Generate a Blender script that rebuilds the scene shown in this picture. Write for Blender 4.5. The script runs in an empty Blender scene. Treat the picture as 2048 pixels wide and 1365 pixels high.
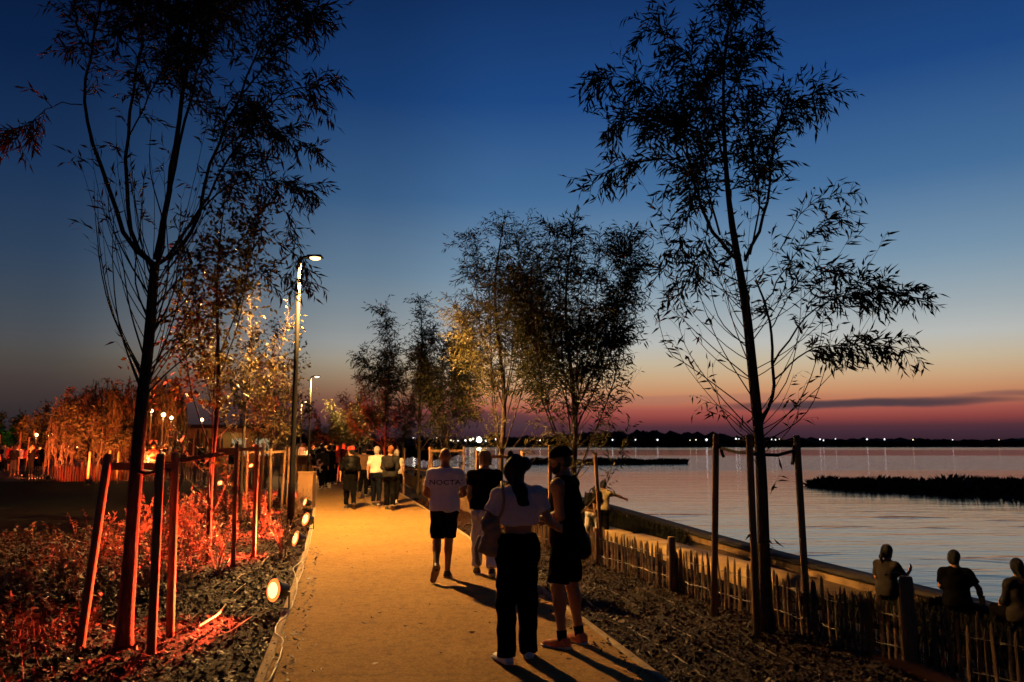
import bpy, math, random
import numpy as np
from mathutils import Vector, Matrix
from mathutils.bvhtree import BVHTree

S = bpy.context.scene
COL = S.collection
rng = np.random.default_rng(11)
random.seed(11)
R = math.radians

# ------------------------------------------------------------------ camera
EYE = 1.75
FPX, CX, CY, HOR = 1600.0, 1024.0, 682.5, 888.0
PITCH = math.atan((HOR - CY) / FPX)
cam = bpy.data.cameras.new('camera')
cam.sensor_width = 36.0
cam.lens = FPX / 2048 * 36.0
cam.clip_start, cam.clip_end = 0.05, 5000
cam.dof.use_dof = True
cam.dof.focus_distance = 9.0
cam.dof.aperture_fstop = 3.2
cam_o = bpy.data.objects.new('camera', cam)
cam_o.location = (0, 0, EYE)
cam_o.rotation_euler = (math.pi / 2 + PITCH, 0, 0)
COL.objects.link(cam_o)
S.camera = cam_o

S.view_settings.view_transform = 'Standard'
S.view_settings.look = 'None'
S.view_settings.exposure = 0.0
S.view_settings.gamma = 1.0
S.render.engine = 'CYCLES'
S.cycles.max_bounces = 6
S.cycles.diffuse_bounces = 2
S.cycles.glossy_bounces = 3
S.cycles.transparent_max_bounces = 8
S.cycles.sample_clamp_indirect = 4.0
S.cycles.use_denoising = True
S.cycles.use_light_tree = True

# ------------------------------------------------------------------ node helpers
def srgb(r, g, b):
    f = lambda c: (c / 255) / 12.92 if c <= 10 else (((c / 255) + 0.055) / 1.055) ** 2.4
    return (f(r), f(g), f(b), 1.0)

class NT:
    def __init__(self, tree):
        self.t = tree
    def n(self, typ, **kw):
        nd = self.t.nodes.new(typ)
        ins = kw.pop('ins', {})
        for k, v in kw.items():
            setattr(nd, k, v)
        for k, v in ins.items():
            s = nd.inputs[k]
            if hasattr(v, 'is_output') or isinstance(v, bpy.types.NodeSocket):
                self.t.links.new(v, s)
            else:
                s.default_value = v
        return nd
    def m(self, op, a, b=None, c=None, clamp=False):
        ins = {0: a}
        if b is not None: ins[1] = b
        if c is not None: ins[2] = c
        nd = self.n('ShaderNodeMath', operation=op, ins=ins)
        nd.use_clamp = clamp
        return nd.outputs[0]
    def ramp(self, fac, stops, interp='LINEAR'):
        nd = self.n('ShaderNodeValToRGB', ins={0: fac})
        cr = nd.color_ramp
        cr.interpolation = interp
        while len(cr.elements) < len(stops):
            cr.elements.new(0.5)
        for e, (p, c) in zip(cr.elements, stops):
            e.position = p
            e.color = c if len(c) == 4 else (*c, 1)
        return nd.outputs[0]
    def mix(self, fac, a, b, mode='MIX'):
        nd = self.n('ShaderNodeMix', data_type='RGBA', blend_type=mode)
        for s, v in ((nd.inputs[0], fac), (nd.inputs[6], a), (nd.inputs[7], b)):
            if isinstance(v, bpy.types.NodeSocket): self.t.links.new(v, s)
            else: s.default_value = v
        return nd.outputs[2]

# ------------------------------------------------------------------ dusk sky: afterglow in front right, night behind
W = bpy.data.worlds.new('World')
S.world = W
W.use_nodes = True
W.node_tree.nodes.clear()
N = NT(W.node_tree)
tc = N.n('ShaderNodeTexCoord').outputs['Generated']
sx = N.n('ShaderNodeSeparateXYZ', ins={0: tc}).outputs
elev = N.m('MULTIPLY', N.m('ARCSINE', sx[2]), 180 / math.pi)          # degrees
azim = N.m('MULTIPLY', N.m('ARCTAN2', sx[0], sx[1]), 180 / math.pi)   # degrees right of view
efac = N.m('DIVIDE', elev, 42.0, clamp=True)
E = lambda d: d / 42.0
glow = N.ramp(efac, [
    (0.0, srgb(50, 32, 44)), (E(.8), srgb(68, 44, 56)), (E(1.2), srgb(86, 49, 58)), (E(1.7), srgb(140, 66, 64)), (E(2.3), srgb(170, 88, 77)),
    (E(3.0), srgb(194, 124, 92)), (E(3.6), srgb(202, 146, 106)), (E(4.5), srgb(204, 168, 130)), (E(5.5), srgb(199, 182, 154)), (E(7.0), srgb(186, 188, 184)),
    (E(8.9), srgb(160, 172, 178)), (E(10.6), srgb(140, 161, 176)), (E(12.2), srgb(120, 149, 173)), (E(17.3), srgb(70, 111, 155)), (E(24), srgb(31, 73, 132)),
    (E(31), srgb(19, 50, 100)), (1.0, srgb(10, 30, 70))])
dark = N.ramp(efac, [
    (0.0, srgb(36, 29, 33)), (E(1.2), srgb(46, 38, 42)), (E(2.7), srgb(56, 49, 50)), (E(5.0), srgb(57, 56, 58)),
    (E(8.6), srgb(44, 56, 72)), (E(12), srgb(30, 50, 78)), (E(17.3), srgb(16, 40, 76)), (E(24), srgb(8, 28, 62)),
    (E(31), srgb(5, 19, 48)), (1.0, srgb(4, 14, 38))])
SUNAZ = 18.0
d_az = N.m('ABSOLUTE', N.m('SUBTRACT', azim, SUNAZ))
d_az = N.m('MINIMUM', d_az, N.m('SUBTRACT', 360.0, d_az))
afac = N.ramp(N.m('DIVIDE', d_az, 180.0), [
    (0.0, (1, 1, 1)), (10 / 180, (.98, .98, .98)), (18 / 180, (.94, .94, .94)), (29 / 180, (.66, .60, .60)), (40 / 180, (.26, .26, .26)),
    (49 / 180, (.08, .08, .08)), (60 / 180, (.03, .03, .03)), (100 / 180, (0.01, .01, .01)), (1.0, (0, 0, 0))], 'EASE')
low = N.ramp(N.m('DIVIDE', elev, 6.0, clamp=True), [(0, (1, 1, 1)), (.4, (.9, .9, .9)), (1, (0, 0, 0))])
sky = N.mix(N.mix(low, afac, N.m('POWER', afac, 2.7)), dark, glow)
# thin cloud bars low over the far shore
mp = N.n('ShaderNodeMapping', ins={'Vector': tc, 'Scale': (9, 9, 60)}).outputs[0]
nz = N.n('ShaderNodeTexNoise', ins={'Vector': mp, 'Scale': 1.0, 'Detail': 4.0}).outputs[0]
nzc = N.m('SUBTRACT', nz, 0.5)
def bar(azc, azw, elc, elh, slope, colour, amount, base):
    a = N.m('DIVIDE', N.m('SUBTRACT', azim, azc), azw)
    el = N.m('ADD', N.m('SUBTRACT', N.m('SUBTRACT', elev, elc), N.m('MULTIPLY', a, slope)), N.m('MULTIPLY', nzc, elh * 2.2))
    q = N.m('ADD', N.m('POWER', a, 2.0), N.m('POWER', N.m('DIVIDE', el, elh), 2.0))
    msk = N.m('MULTIPLY', N.m('POWER', 2.718, N.m('MULTIPLY', N.m('POWER', q, 2.6), -1.0)), amount)
    return N.mix(msk, base, colour)
sky = bar(23.5, 9.0, 2.62, .30, .10, srgb(70, 58, 66), .95, sky)
sky = bar(36.0, 7.0, 3.1, .18, .10, srgb(96, 68, 76), .6, sky)
sky = bar(-1.5, 5.0, 1.6, .7, .1, srgb(66, 52, 60), .75, sky)
sky = bar(12.0, 10.0, 3.1, .3, .05, srgb(160, 112, 100), .4, sky)
bg = N.n('ShaderNodeBackground', ins={0: sky, 1: 1.0}).outputs[0]
N.n('ShaderNodeOutputWorld', ins={0: bg})

# ------------------------------------------------------------------ picture geometry helpers (used to survey positions)
def ray(px, py):
    x, u = (px - CX) / FPX, (CY - py) / FPX
    c, s = math.cos(PITCH), math.sin(PITCH)
    return Vector((x, c - s * u, s + c * u))
def G(px, py, z=0.0):
    d = ray(px, py)
    return Vector((0, 0, EYE)) + d * ((z - EYE) / d.z)
def P(px, py, y):
    d = ray(px, py)
    return Vector((0, 0, EYE)) + d * (y / d.y)

# ------------------------------------------------------------------ object helpers
def mesh_np(name, v, quads=None, tris=None, smooth=False, polys=None):
    me = bpy.data.meshes.new(name)
    v = np.asarray(v, dtype=np.float32).reshape(-1, 3)
    li, ls, tot = [], [], 0
    for f, k in ((quads, 4), (tris, 3)):
        if f is None or len(f) == 0: continue
        f = np.asarray(f, dtype=np.int32).reshape(-1, k)
        ls.append(tot + np.arange(len(f), dtype=np.int32) * k)
        li.append(f.ravel())
        tot += f.size
    if polys:
        for f in polys:
            ls.append(np.array([tot], dtype=np.int32)); li.append(np.array(f, dtype=np.int32)); tot += len(f)
    li = np.concatenate(li); ls = np.concatenate(ls)
    me.vertices.add(len(v)); me.vertices.foreach_set('co', v.ravel())
    me.loops.add(len(li)); me.loops.foreach_set('vertex_index', li)
    me.polygons.add(len(ls)); me.polygons.foreach_set('loop_start', ls)
    me.update(calc_edges=True)
    if smooth:
        me.polygons.foreach_set('use_smooth', np.ones(len(ls), dtype=bool))
    return me

def obj(name, me, mat=None, parent=None, loc=None, kind=None):
    o = bpy.data.objects.new(name, me)
    COL.objects.link(o)
    if mat is not None:
        for m in (mat if isinstance(mat, (list, tuple)) else [mat]):
            me.materials.append(m)
    if parent is not None: o.parent = parent
    if loc is not None: o.location = loc
    if kind: o['kind'] = kind
    return o
def tag(o, label, cat, group=None):
    o['label'] = label; o['category'] = cat
    if group: o['group'] = group
    return o
def thing(name, label, cat, loc=(0, 0, 0), rot=0.0, group=None):
    o = bpy.data.objects.new(name, None)
    o.empty_display_size = .1
    COL.objects.link(o)
    o.location = loc; o.rotation_euler = (0, 0, rot)
    return tag(o, label, cat, group)
def dup(root, loc, rot=0.0, scale=1.0, label=None, group=None):
    r = root.copy(); COL.objects.link(r)
    r.location = loc; r.rotation_euler = (0, 0, rot); r.scale = (scale,) * 3
    if label: r['label'] = label
    if group: r['group'] = group
    for ch in list(root.children):
        c = ch.copy(); COL.objects.link(c); c.parent = r
        for g in list(ch.children):
            d = g.copy(); COL.objects.link(d); d.parent = c
    return r

class MB:
    """collects simple solids into one mesh"""
    def __init__(self): self.v, self.f = [], []
    def add(self, v, f):
        b = len(self.v)
        self.v += [tuple(x) for x in v]
        self.f += [tuple(i + b for i in q) for q in f]
        return self
    def box(self, c, s, rot=None, taper=1.0):
        c = Vector(c); h = Vector(s) / 2
        pts = []
        for z in (-1, 1):
            t = taper if z > 0 else 1
            for x, y in ((-1, -1), (1, -1), (1, 1), (-1, 1)):
                p = Vector((x * h.x * t, y * h.y * t, z * h.z))
                pts.append(c + (rot @ p if rot else p))
        return self.add(pts, [(3, 2, 1, 0), (4, 5, 6, 7), (0, 1, 5, 4), (1, 2, 6, 5), (2, 3, 7, 6), (3, 0, 4, 7)])
    def tube(self, pts, rad, n=8, caps=True):
        pts = [Vector(p) for p in pts]
        if not hasattr(rad, '__len__'): rad = [rad] * len(pts)
        b = len(self.v)
        up = None
        for i, p in enumerate(pts):
            t = (pts[min(i + 1, len(pts) - 1)] - pts[max(i - 1, 0)])
            if t.length < 1e-9: t = Vector((0, 0, 1))
            t.normalize()
            if up is None:
                up = Vector((0, 1, 0)) if abs(t.y) < .9 else Vector((1, 0, 0))
            a = t.cross(up)
            if a.length < 1e-6: a = t.cross(Vector((1, 0, .3)))
            a.normalize(); bb = t.cross(a); up = -bb if bb.dot(up) < 0 else bb
            bb = up - t * up.dot(t); bb.normalize(); a = bb.cross(t)
            for k in range(n):
                th = 2 * math.pi * k / n
                self.v.append(tuple(p + (a * math.cos(th) + bb * math.sin(th)) * rad[i]))
        for i in range(len(pts) - 1):
            for k in range(n):
                k2 = (k + 1) % n
                self.f.append((b + i * n + k, b + i * n + k2, b + (i + 1) * n + k2, b + (i + 1) * n + k))
        if caps:
            self.f.append(tuple(b + k for k in reversed(range(n))))
            e = b + (len(pts) - 1) * n
            self.f.append(tuple(e + k for k in range(n)))
        return self
    def lathe(self, prof, axis=(0, 0, 1), org=(0, 0, 0), n=16, caps=True):
        ax = Vector(axis).normalized()
        a = ax.orthogonal().normalized(); bb = ax.cross(a)
        b = len(self.v); o = Vector(org)
        for r_, h in prof:
            for k in range(n):
                th = 2 * math.pi * k / n
                self.v.append(tuple(o + ax * h + (a * math.cos(th) + bb * math.sin(th)) * r_))
        for i in range(len(prof) - 1):
            for k in range(n):
                k2 = (k + 1) % n
                self.f.append((b + i * n + k, b + i * n + k2, b + (i + 1) * n + k2, b + (i + 1) * n + k))
        if caps:
            self.f.append(tuple(b + k for k in reversed(range(n))))
            e = b + (len(prof) - 1) * n
            self.f.append(tuple(e + k for k in range(n)))
        return self
    def mesh(self, name, smooth=False):
        me = bpy.data.meshes.new(name)
        me.from_pydata(self.v, [], self.f); me.update()
        if smooth: me.polygons.foreach_set('use_smooth', np.ones(len(me.polygons), dtype=bool))
        return me
    def build(self, name, mat, parent=None, smooth=False, kind=None, loc=None):
        return obj(name, self.mesh(name, smooth), mat, parent, loc, kind)

def material(name, col, rough=.8, var=.3, scale=8.0, bump=0.0, bscale=40.0, spec=.3, trans=0.0, metal=0.0, stretch=(1, 1, 1), col2=None):
    m = bpy.data.materials.new(name)
    m.use_nodes = True
    T = NT(m.node_tree); m.node_tree.nodes.clear()
    kf = 1.0 if 'cloth' in name or 'tee' in name or 'skin' in name or 'shoe' in name or 'sole' in name else .6
    col = tuple(x * kf for x in col)
    if col2: col2 = tuple(x * kf for x in col2)
    oc = T.n('ShaderNodeTexCoord').outputs['Object']
    mpn = T.n('ShaderNodeMapping', ins={'Vector': oc, 'Scale': stretch}).outputs[0]
    nz = T.n('ShaderNodeTexNoise', ins={'Vector': mpn, 'Scale': scale, 'Detail': 5.0, 'Roughness': .6}).outputs[0]
    lo = tuple(x * (1 - var) for x in col); hi = tuple(min(1, x * (1 + var)) for x in col)
    if col2: hi = col2
    cc = T.ramp(nz, [(.3, lo), (.7, hi)])
    bs = T.n('ShaderNodeBsdfPrincipled', ins={'Base Color': cc, 'Roughness': rough, 'Metallic': metal, 'Specular IOR Level': spec})
    if bump:
        bz = T.n('ShaderNodeTexNoise', ins={'Vector': mpn, 'Scale': bscale, 'Detail': 4.0}).outputs[0]
        bn = T.n('ShaderNodeBump', ins={'Strength': bump, 'Distance': .02, 'Height': bz}).outputs[0]
        m.node_tree.links.new(bn, bs.inputs['Normal'])
    out = bs.outputs[0]
    if trans:
        tr = T.n('ShaderNodeBsdfTranslucent', ins={'Color': cc}).outputs[0]
        out = T.n('ShaderNodeMixShader', ins={0: trans, 1: out, 2: tr}).outputs[0]
    T.n('ShaderNodeOutputMaterial', ins={0: out})
    return m
def emitter(name, col, strength):
    m = bpy.data.materials.new(name)
    m.use_nodes = True
    T = NT(m.node_tree); m.node_tree.nodes.clear()
    e = T.n('ShaderNodeEmission', ins={0: (*col, 1), 1: strength}).outputs[0]
    T.n('ShaderNodeOutputMaterial', ins={0: e})
    return m

M = {}
M['sand'] = None
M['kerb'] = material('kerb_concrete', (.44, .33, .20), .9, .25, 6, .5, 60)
M['soil'] = material('mulch_soil', (.02, .009, .005), .95, .6, 30, 1.0, 45)
M['grass_dark'] = material('dark_turf', (.010, .012, .006), 1.0, .5, 3, .8, 30)
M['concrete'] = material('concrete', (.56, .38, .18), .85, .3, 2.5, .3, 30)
M['coping'] = material('weathered_coping', (.05, .042, .036), .85, .3, 2.5, .3, 30)
M['bark'] = material('bark', (.11, .07, .045), .9, .5, 10, 1.0, 30, stretch=(3, 3, .6))
M['twig'] = material('twig_bark', (.09, .06, .035), .8, .4, 20)
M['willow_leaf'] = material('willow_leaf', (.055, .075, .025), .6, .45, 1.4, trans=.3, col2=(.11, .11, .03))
M['redlit_leaf'] = material('redlit_willow_leaf', (.14, .08, .035), .6, .45, 1.4, trans=.3, col2=(.22, .11, .045))  # willow leaf reddened: flood and lamp light put into its colour
M['lit_leaf'] = material('lamplit_leaf', (.16, .14, .04), .6, .4, 1.4, trans=.3)  # brighter willow leaf with the street lamp's light in its colour
M['far_leaf'] = material('far_leaf', (.10, .08, .03), .7, .5, .7, trans=.25)
M['oval_leaf'] = material('oval_leaf', (.10, .09, .03), .55, .5, 1.6, trans=.3, col2=(.20, .14, .04))
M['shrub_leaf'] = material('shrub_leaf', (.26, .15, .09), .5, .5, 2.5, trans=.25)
M['ground_leaf'] = material('ground_leaf', (.035, .020, .009), .6, .6, 2.5, trans=.2)
M['stake'] = material('stake_wood', (.34, .19, .09), .8, .3, 5, .5, 40, stretch=(4, 4, .5))
M['picket'] = material('chestnut_paling', (.20, .115, .06), .85, .45, 7, .7, 60, stretch=(4, 4, .5))
M['wire'] = material('fence_wire', (.22, .19, .16), .5, .2, 5, metal=.9)
M['strap'] = material('rubber_strap', (.05, .04, .035), .7, .3, 5)
M['steel_dark'] = material('painted_steel', (.014, .014, .015), .6, .2, 5, spec=.15)
M['can'] = material('lamp_can', (.015, .014, .014), .45, .2, 5, spec=.5)
M['cable'] = material('pale_cable', (.6, .55, .48), .5, .15, 5)
M['hose'] = material('drip_hose', (.06, .028, .013), .5, .3, 5, spec=.2)
M['chip'] = material('bark_chip', (.022, .006, .002), .7, .7, 9, spec=.15, col2=(.10, .036, .013))
M['litter_leaf'] = material('leaf_litter', (.032, .008, .0025), .6, .7, 9, spec=.15)
M['reed'] = material('reed_bed', (.018, .018, .011), .9, .5, 1)
M['wood_far'] = material('far_woodland', (.010, .011, .008), 1.0, .5, .1)
M['skin'] = material('skin', (.36, .19, .115), .55, .12, 12)
M['skin_tan'] = material('skin_tan', (.27, .125, .065), .55, .12, 12)
M['black_cloth'] = material('black_cloth', (.0035, .0032, .0032), 1.0, .25, 10, .25, 60, spec=.03)
M['navy_cloth'] = material('navy_cloth', (.006, .007, .011), 1.0, .25, 10, .25, 60, spec=.03)
M['white_cloth'] = material('white_cloth', (.88, .80, .74), .9, .05, 6, .25, 40)
M['cream_cloth'] = material('cream_cloth', (.46, .42, .36), .9, .08, 6, .25, 40)
M['grey_cloth'] = material('grey_cloth', (.008, .0068, .006), .9, .2, 8, .25, 60)
M['brown_cloth'] = material('brown_cloth', (.11, .06, .03), .9, .2, 8, .25, 60)
M['red_cloth'] = material('red_cloth', (.42, .035, .02), .85, .15, 8, .25, 60)
M['pale_tee'] = material('pale_tee', (.62, .52, .51), .9, .05, 6, .25, 40)
M['shaded_cloth'] = material('shaded_cloth', (.016, .012, .009), .9, .12, 8, .25, 60)  # near black so the seated figures look shaded by trees
M['wall_dark'] = material('shaded_wall', (.36, .23, .105), .9, .4, 2, .3, 30)  # wall concrete toned down for the shade cast on it
M['khaki_cloth'] = material('khaki_cloth', (.26, .21, .11), .9, .12, 8, .25, 60)
M['hair_dark'] = material('dark_hair', (.012, .009, .008), .55, .4, 20, .8, 60, stretch=(6, 6, .6))
M['hair_blond'] = material('blond_hair', (.42, .24, .08), .5, .35, 20, .8, 60, stretch=(6, 6, .6))
M['hair_red'] = material('auburn_hair', (.30, .11, .03), .5, .35, 20, .8, 60, stretch=(6, 6, .6))
M['hair_grey'] = material('grey_hair', (.40, .36, .32), .6, .2, 20, .6, 60)
M['shoe_dark'] = material('dark_shoe', (.03, .028, .026), .6, .2, 9)
M['shoe_white'] = material('white_shoe', (.72, .70, .66), .6, .08, 9)
M['shoe_rust'] = material('rust_canvas_shoe', (.42, .13, .05), .8, .2, 12, .3, 80)
M['rubber_sole'] = material('pale_sole', (.62, .56, .46), .7, .08, 9)
M['sole_brown'] = material('brown_sole', (.22, .13, .07), .8, .15, 9)
M['bag'] = material('beige_leather_bag', (.42, .28, .17), .55, .2, 9, .25, 50)
M['bag_black'] = material('black_nylon', (.0035, .0035, .0035), .6, .25, 9, .3, 50, spec=.12)
M['green'] = material('green_plastic', (.05, .32, .05), .45, .2, 9)
M['print'] = material('shirt_print', (.01, .01, .012), .7, .1, 9)
M['pavilion'] = material('pavilion_render', (.22, .17, .08), .9, .15, 1)
M['bin'] = material('litter_bin_board', (.36, .20, .09), .7, .15, 4)
M['gold'] = material('gold_metal', (.8, .5, .15), .3, .1, 4, metal=.9)
M['glass_lens'] = material('spectacle_lens', (.03, .03, .03), .06, .05, 4, spec=.9)
M['eye'] = material('eye_white', (.7, .68, .64), .3, .05, 4)
# ------------------------------------------------------------------ alignment of path, fence and shore
def curve(tab):
    d = np.array([t[0] for t in tab], float); x = np.array([t[1] for t in tab], float)
    dd = np.arange(d[0], min(d[-1], 180) + .5, .5)
    xx = np.interp(dd, d, x)
    for _ in range(3):
        pad = np.concatenate([2 * xx[0] - xx[6:0:-1], xx, 2 * xx[-1] - xx[-2:-8:-1]])
        xx = np.convolve(pad, np.ones(13) / 13, 'valid')
    def fn(q):
        return float(np.interp(q, dd, xx)) if q <= dd[-1] else float(np.interp(q, d, x))
    return fn
xl = curve([(-14, 1.9), (0, -.62), (5.97, -1.776), (9.6, -2.5), (12.7, -3.18), (17.7, -4.28), (25, -6.0), (35, -8.4), (45, -10.9), (60, -15.0), (80, -20.8), (140, -40)])
PW = 2.93
xr = lambda d: xl(d) + PW
xf = curve([(-14, 9.5), (0, 5.45), (3, 4.4), (4.5, 3.88), (6.48, 3.2), (7.8, 2.72), (9.93, 1.9), (10.9, 1.56), (12.3, 1.15), (14.7, .5), (20, -.8), (27, -2.7), (40, -5.6), (60, -10.9), (100, -23), (140, -36), (200, -58), (400, -150), (800, -320)])
xb = lambda d: xf(d) + 4.1                       # stone bench
xw = curve([(-14, 15), (0, 10.6), (6, 9.2), (10, 8.15), (12.5, 7.5), (14.7, 6.9), (19.7, 5.75), (25, 5.05), (33, 3.9), (48, 1.4), (69, -4.5), (100, -15), (140, -28), (200, -50), (400, -140), (800, -300)])
ZW = -1.15

def sweep(fn, ds, prof, closed=True, shift=0.0):
    """profile [(offset, z)] swept along a plan curve"""
    v, q = [], []
    n = len(prof)
    for d in ds:
        x = fn(d) + shift
        for s, z in prof: v.append((x + s, d, z))
    for i in range(len(ds) - 1):
        for k in range(n if closed else n - 1):
            k2 = (k + 1) % n
            q.append((i * n + k, (i + 1) * n + k, (i + 1) * n + k2, i * n + k2))
    polys = None
    if closed:
        polys = [tuple(range(n)), tuple((len(ds) - 1) * n + k for k in reversed(range(n)))]
    return mesh_np('sweep', v, quads=q, polys=polys)

# ------------------------------------------------------------------ ground
def zs(s):
    return float(np.interp(s, [0, .3, 1.2, 3.6, 4.0, 6.3, 6.5, 6.7, 9, 30], [-.03, -.05, -.32, -.95, -1.05, -1.05, -1.1, -2.2, -3, -3.2]))
rows = list(np.arange(-12, 26, .3)) + list(np.arange(26, 60, 1.5)) + [65, 72, 80, 90, 100, 115, 140, 180, 250, 350, 500, 640, 690, 720, 900, 1400, 2600]
left = [-2500, -900, -400, -200, -110, -70, -50, -38, -28, -20, -15, -12, -10, -8.6] + list(np.arange(-7.5, -.2, .3)) + [-.085]
offs = [0, .3, .7, 1.2, 2, 2.8, 3.6, 4.0, 4.6, 5.4]
right = [6.5, 6.7, 9, 30, 80, 200, 600, 1500, 3000]
gv = []
gr = np.random.default_rng(5)
for d in rows:
    a, b, c, wv = xl(d), xr(d), xf(d), xw(d)
    far = d >= 700
    line = []
    for s in left: line.append((a + s, -.03 + (gr.normal() * .016 if s > -16 and s < -.2 and d < 30 else 0)))
    line += [(a + .02, -.05), (b - .02, -.05), (b + .085, -.035)]
    for t in (.15, .3, .45, .6, .75, .9): line.append((b + .085 + (c - b - .085) * t, -.03 + (gr.normal() * .016 if d < 30 else 0)))
    w0 = wv - c
    for s in offs: line.append((c + s * (w0 - .3) / 5.4, zs(s)))
    for s in right: line.append((wv + (s - 6.5), zs(s)))
    for x, z in line: gv.append((x, d, 1.2 if far else z))
nc = len(gv) // len(rows)
ii = np.arange(len(rows) * nc).reshape(len(rows), nc)
gq = np.stack([ii[:-1, :-1], ii[:-1, 1:], ii[1:, 1:], ii[1:, :-1]], -1).reshape(-1, 4)
obj('ground', mesh_np('ground', gv, quads=gq, smooth=True), M['soil'], kind='structure')

# lawn beyond the planting bed, coloured near black for the missing lamplight
lv_ = []
for d in list(np.arange(13, 38.1, .8)):
    for s in (-60, -40, -26, -18, -13, -9, -6, -4.2): lv_.append((xl(d) + s - max(0, (16 - d) * .9), d, .005))
ii = np.arange(len(lv_)).reshape(-1, 8)
obj('lawn', mesh_np('lawn', lv_, quads=np.stack([ii[:-1, :-1], ii[:-1, 1:], ii[1:, 1:], ii[1:, :-1]], -1).reshape(-1, 4), smooth=True), material('unlit_lawn', (.006, .007, .003), 1.0, .5, 3, .8, 30, spec=.05), kind='structure')
# path
def sand_material():
    m = bpy.data.materials.new('stabilised_sand'); m.use_nodes = True
    T = NT(m.node_tree); m.node_tree.nodes.clear()
    oc = T.n('ShaderNodeTexCoord').outputs['Object']
    n1 = T.n('ShaderNodeTexNoise', ins={'Vector': oc, 'Scale': 1.3, 'Detail': 6.0, 'Roughness': .65}).outputs[0]
    n2 = T.n('ShaderNodeTexNoise', ins={'Vector': oc, 'Scale': 38.0, 'Detail': 5.0, 'Roughness': .7}).outputs[0]
    n3 = T.n('ShaderNodeTexNoise', ins={'Vector': oc, 'Scale': 9.0, 'Detail': 6.0, 'Roughness': .7}).outputs[0]
    c = T.ramp(n1, [(.3, (.21, .118, .034)), (.5, (.275, .16, .046)), (.72, (.345, .208, .062))])
    c = T.mix(.5, c, T.ramp(n2, [(.34, (.085, .046, .014)), (.62, (.40, .24, .075))]))
    c = T.mix(T.ramp(n3, [(.48, (0, 0, 0)), (.66, (.6, .6, .6))]), c, (.11, .062, .025, 1))
    vo = T.n('ShaderNodeTexVoronoi', ins={'Vector': oc, 'Scale': 3.1}).outputs[0]
    c = T.mix(T.ramp(vo, [(.035, (.8, .8, .8)), (.075, (0, 0, 0))]), c, (.05, .03, .016, 1))
    h = T.m('ADD', T.m('MULTIPLY', n2, .5), T.m('MULTIPLY', n3, 1.0))
    bn = T.n('ShaderNodeBump', ins={'Strength': .9, 'Distance': .03, 'Height': h}).outputs[0]
    bs = T.n('ShaderNodeBsdfPrincipled', ins={'Base Color': c, 'Roughness': .92, 'Specular IOR Level': .2, 'Normal': bn})
    T.n('ShaderNodeOutputMaterial', ins={0: bs.outputs[0]})
    return m
ds = list(np.arange(-12, 60, .5)) + list(np.arange(60, 141, 4))
pv = [(xl(d) + PW * t, d, .004 * math.sin(d * 1.7 + t * 9)) for d in ds for t in np.linspace(0, 1, 7)]
ii = np.arange(len(pv)).reshape(len(ds), 7)
obj('path', mesh_np('path', pv, quads=np.stack([ii[:-1, :-1], ii[:-1, 1:], ii[1:, 1:], ii[1:, :-1]], -1).reshape(-1, 4), smooth=True), sand_material(), kind='structure')
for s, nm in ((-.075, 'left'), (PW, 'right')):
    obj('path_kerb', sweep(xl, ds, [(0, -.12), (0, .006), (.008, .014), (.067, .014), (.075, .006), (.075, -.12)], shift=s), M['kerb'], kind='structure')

# bench, shore wall, terrace, water
terr = material('terrace_lit_gravel', (.16, .105, .05), .95, .4, 4, .8, 40)  # paler floor laid only on the lamplit stretch
bed = material('terrace_shadow', (.012, .010, .006), .95, .4, 4, .8, 40)  # near-black floor colour standing in for shadow on the terrace
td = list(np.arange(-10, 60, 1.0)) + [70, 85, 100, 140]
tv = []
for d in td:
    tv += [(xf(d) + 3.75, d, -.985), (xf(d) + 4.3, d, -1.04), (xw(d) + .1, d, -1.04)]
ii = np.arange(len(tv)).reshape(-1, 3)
obj('terrace_shadow', mesh_np('terrace_shadow', tv, quads=np.stack([ii[:-1, :-1], ii[:-1, 1:], ii[1:, 1:], ii[1:, :-1]], -1).reshape(-1, 4)), bed, kind='structure')
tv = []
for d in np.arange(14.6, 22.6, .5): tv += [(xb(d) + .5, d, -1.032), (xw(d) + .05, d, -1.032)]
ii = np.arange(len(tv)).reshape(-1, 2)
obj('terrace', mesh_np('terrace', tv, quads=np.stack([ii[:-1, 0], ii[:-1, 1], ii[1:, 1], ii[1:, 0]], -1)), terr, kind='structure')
def bench(d0, d1, label, h=.46):
    dd = list(np.arange(d0, d1, .6)) + [d1]
    t = thing('stone_bench', label, 'bench', (xb((d0 + d1) / 2), (d0 + d1) / 2, -1.04))
    o = obj('bench_block', sweep(xb, dd, [(0, -1.06), (0, -1.04 + h - .02), (.02, -1.04 + h), (.53, -1.04 + h), (.55, -1.04 + h - .02), (.55, -1.06)]), M['concrete'], t)
    o.location = -t.location
    return t
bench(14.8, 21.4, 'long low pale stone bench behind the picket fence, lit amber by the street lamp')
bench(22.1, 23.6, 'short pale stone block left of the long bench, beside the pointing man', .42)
wd = list(np.arange(-10, 60, 1.0)) + [65, 72, 80, 90, 100, 120, 140]
w = thing('shore_wall', 'long low concrete wall between the terrace and the lake water', 'wall', (xw(15), 15, -1.05))
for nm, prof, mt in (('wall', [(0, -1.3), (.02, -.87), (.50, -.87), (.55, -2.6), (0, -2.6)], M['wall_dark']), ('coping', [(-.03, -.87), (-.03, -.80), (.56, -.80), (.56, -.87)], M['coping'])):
    o = obj(nm, sweep(xw, wd, prof), mt, w); o.location = -w.location
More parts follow.
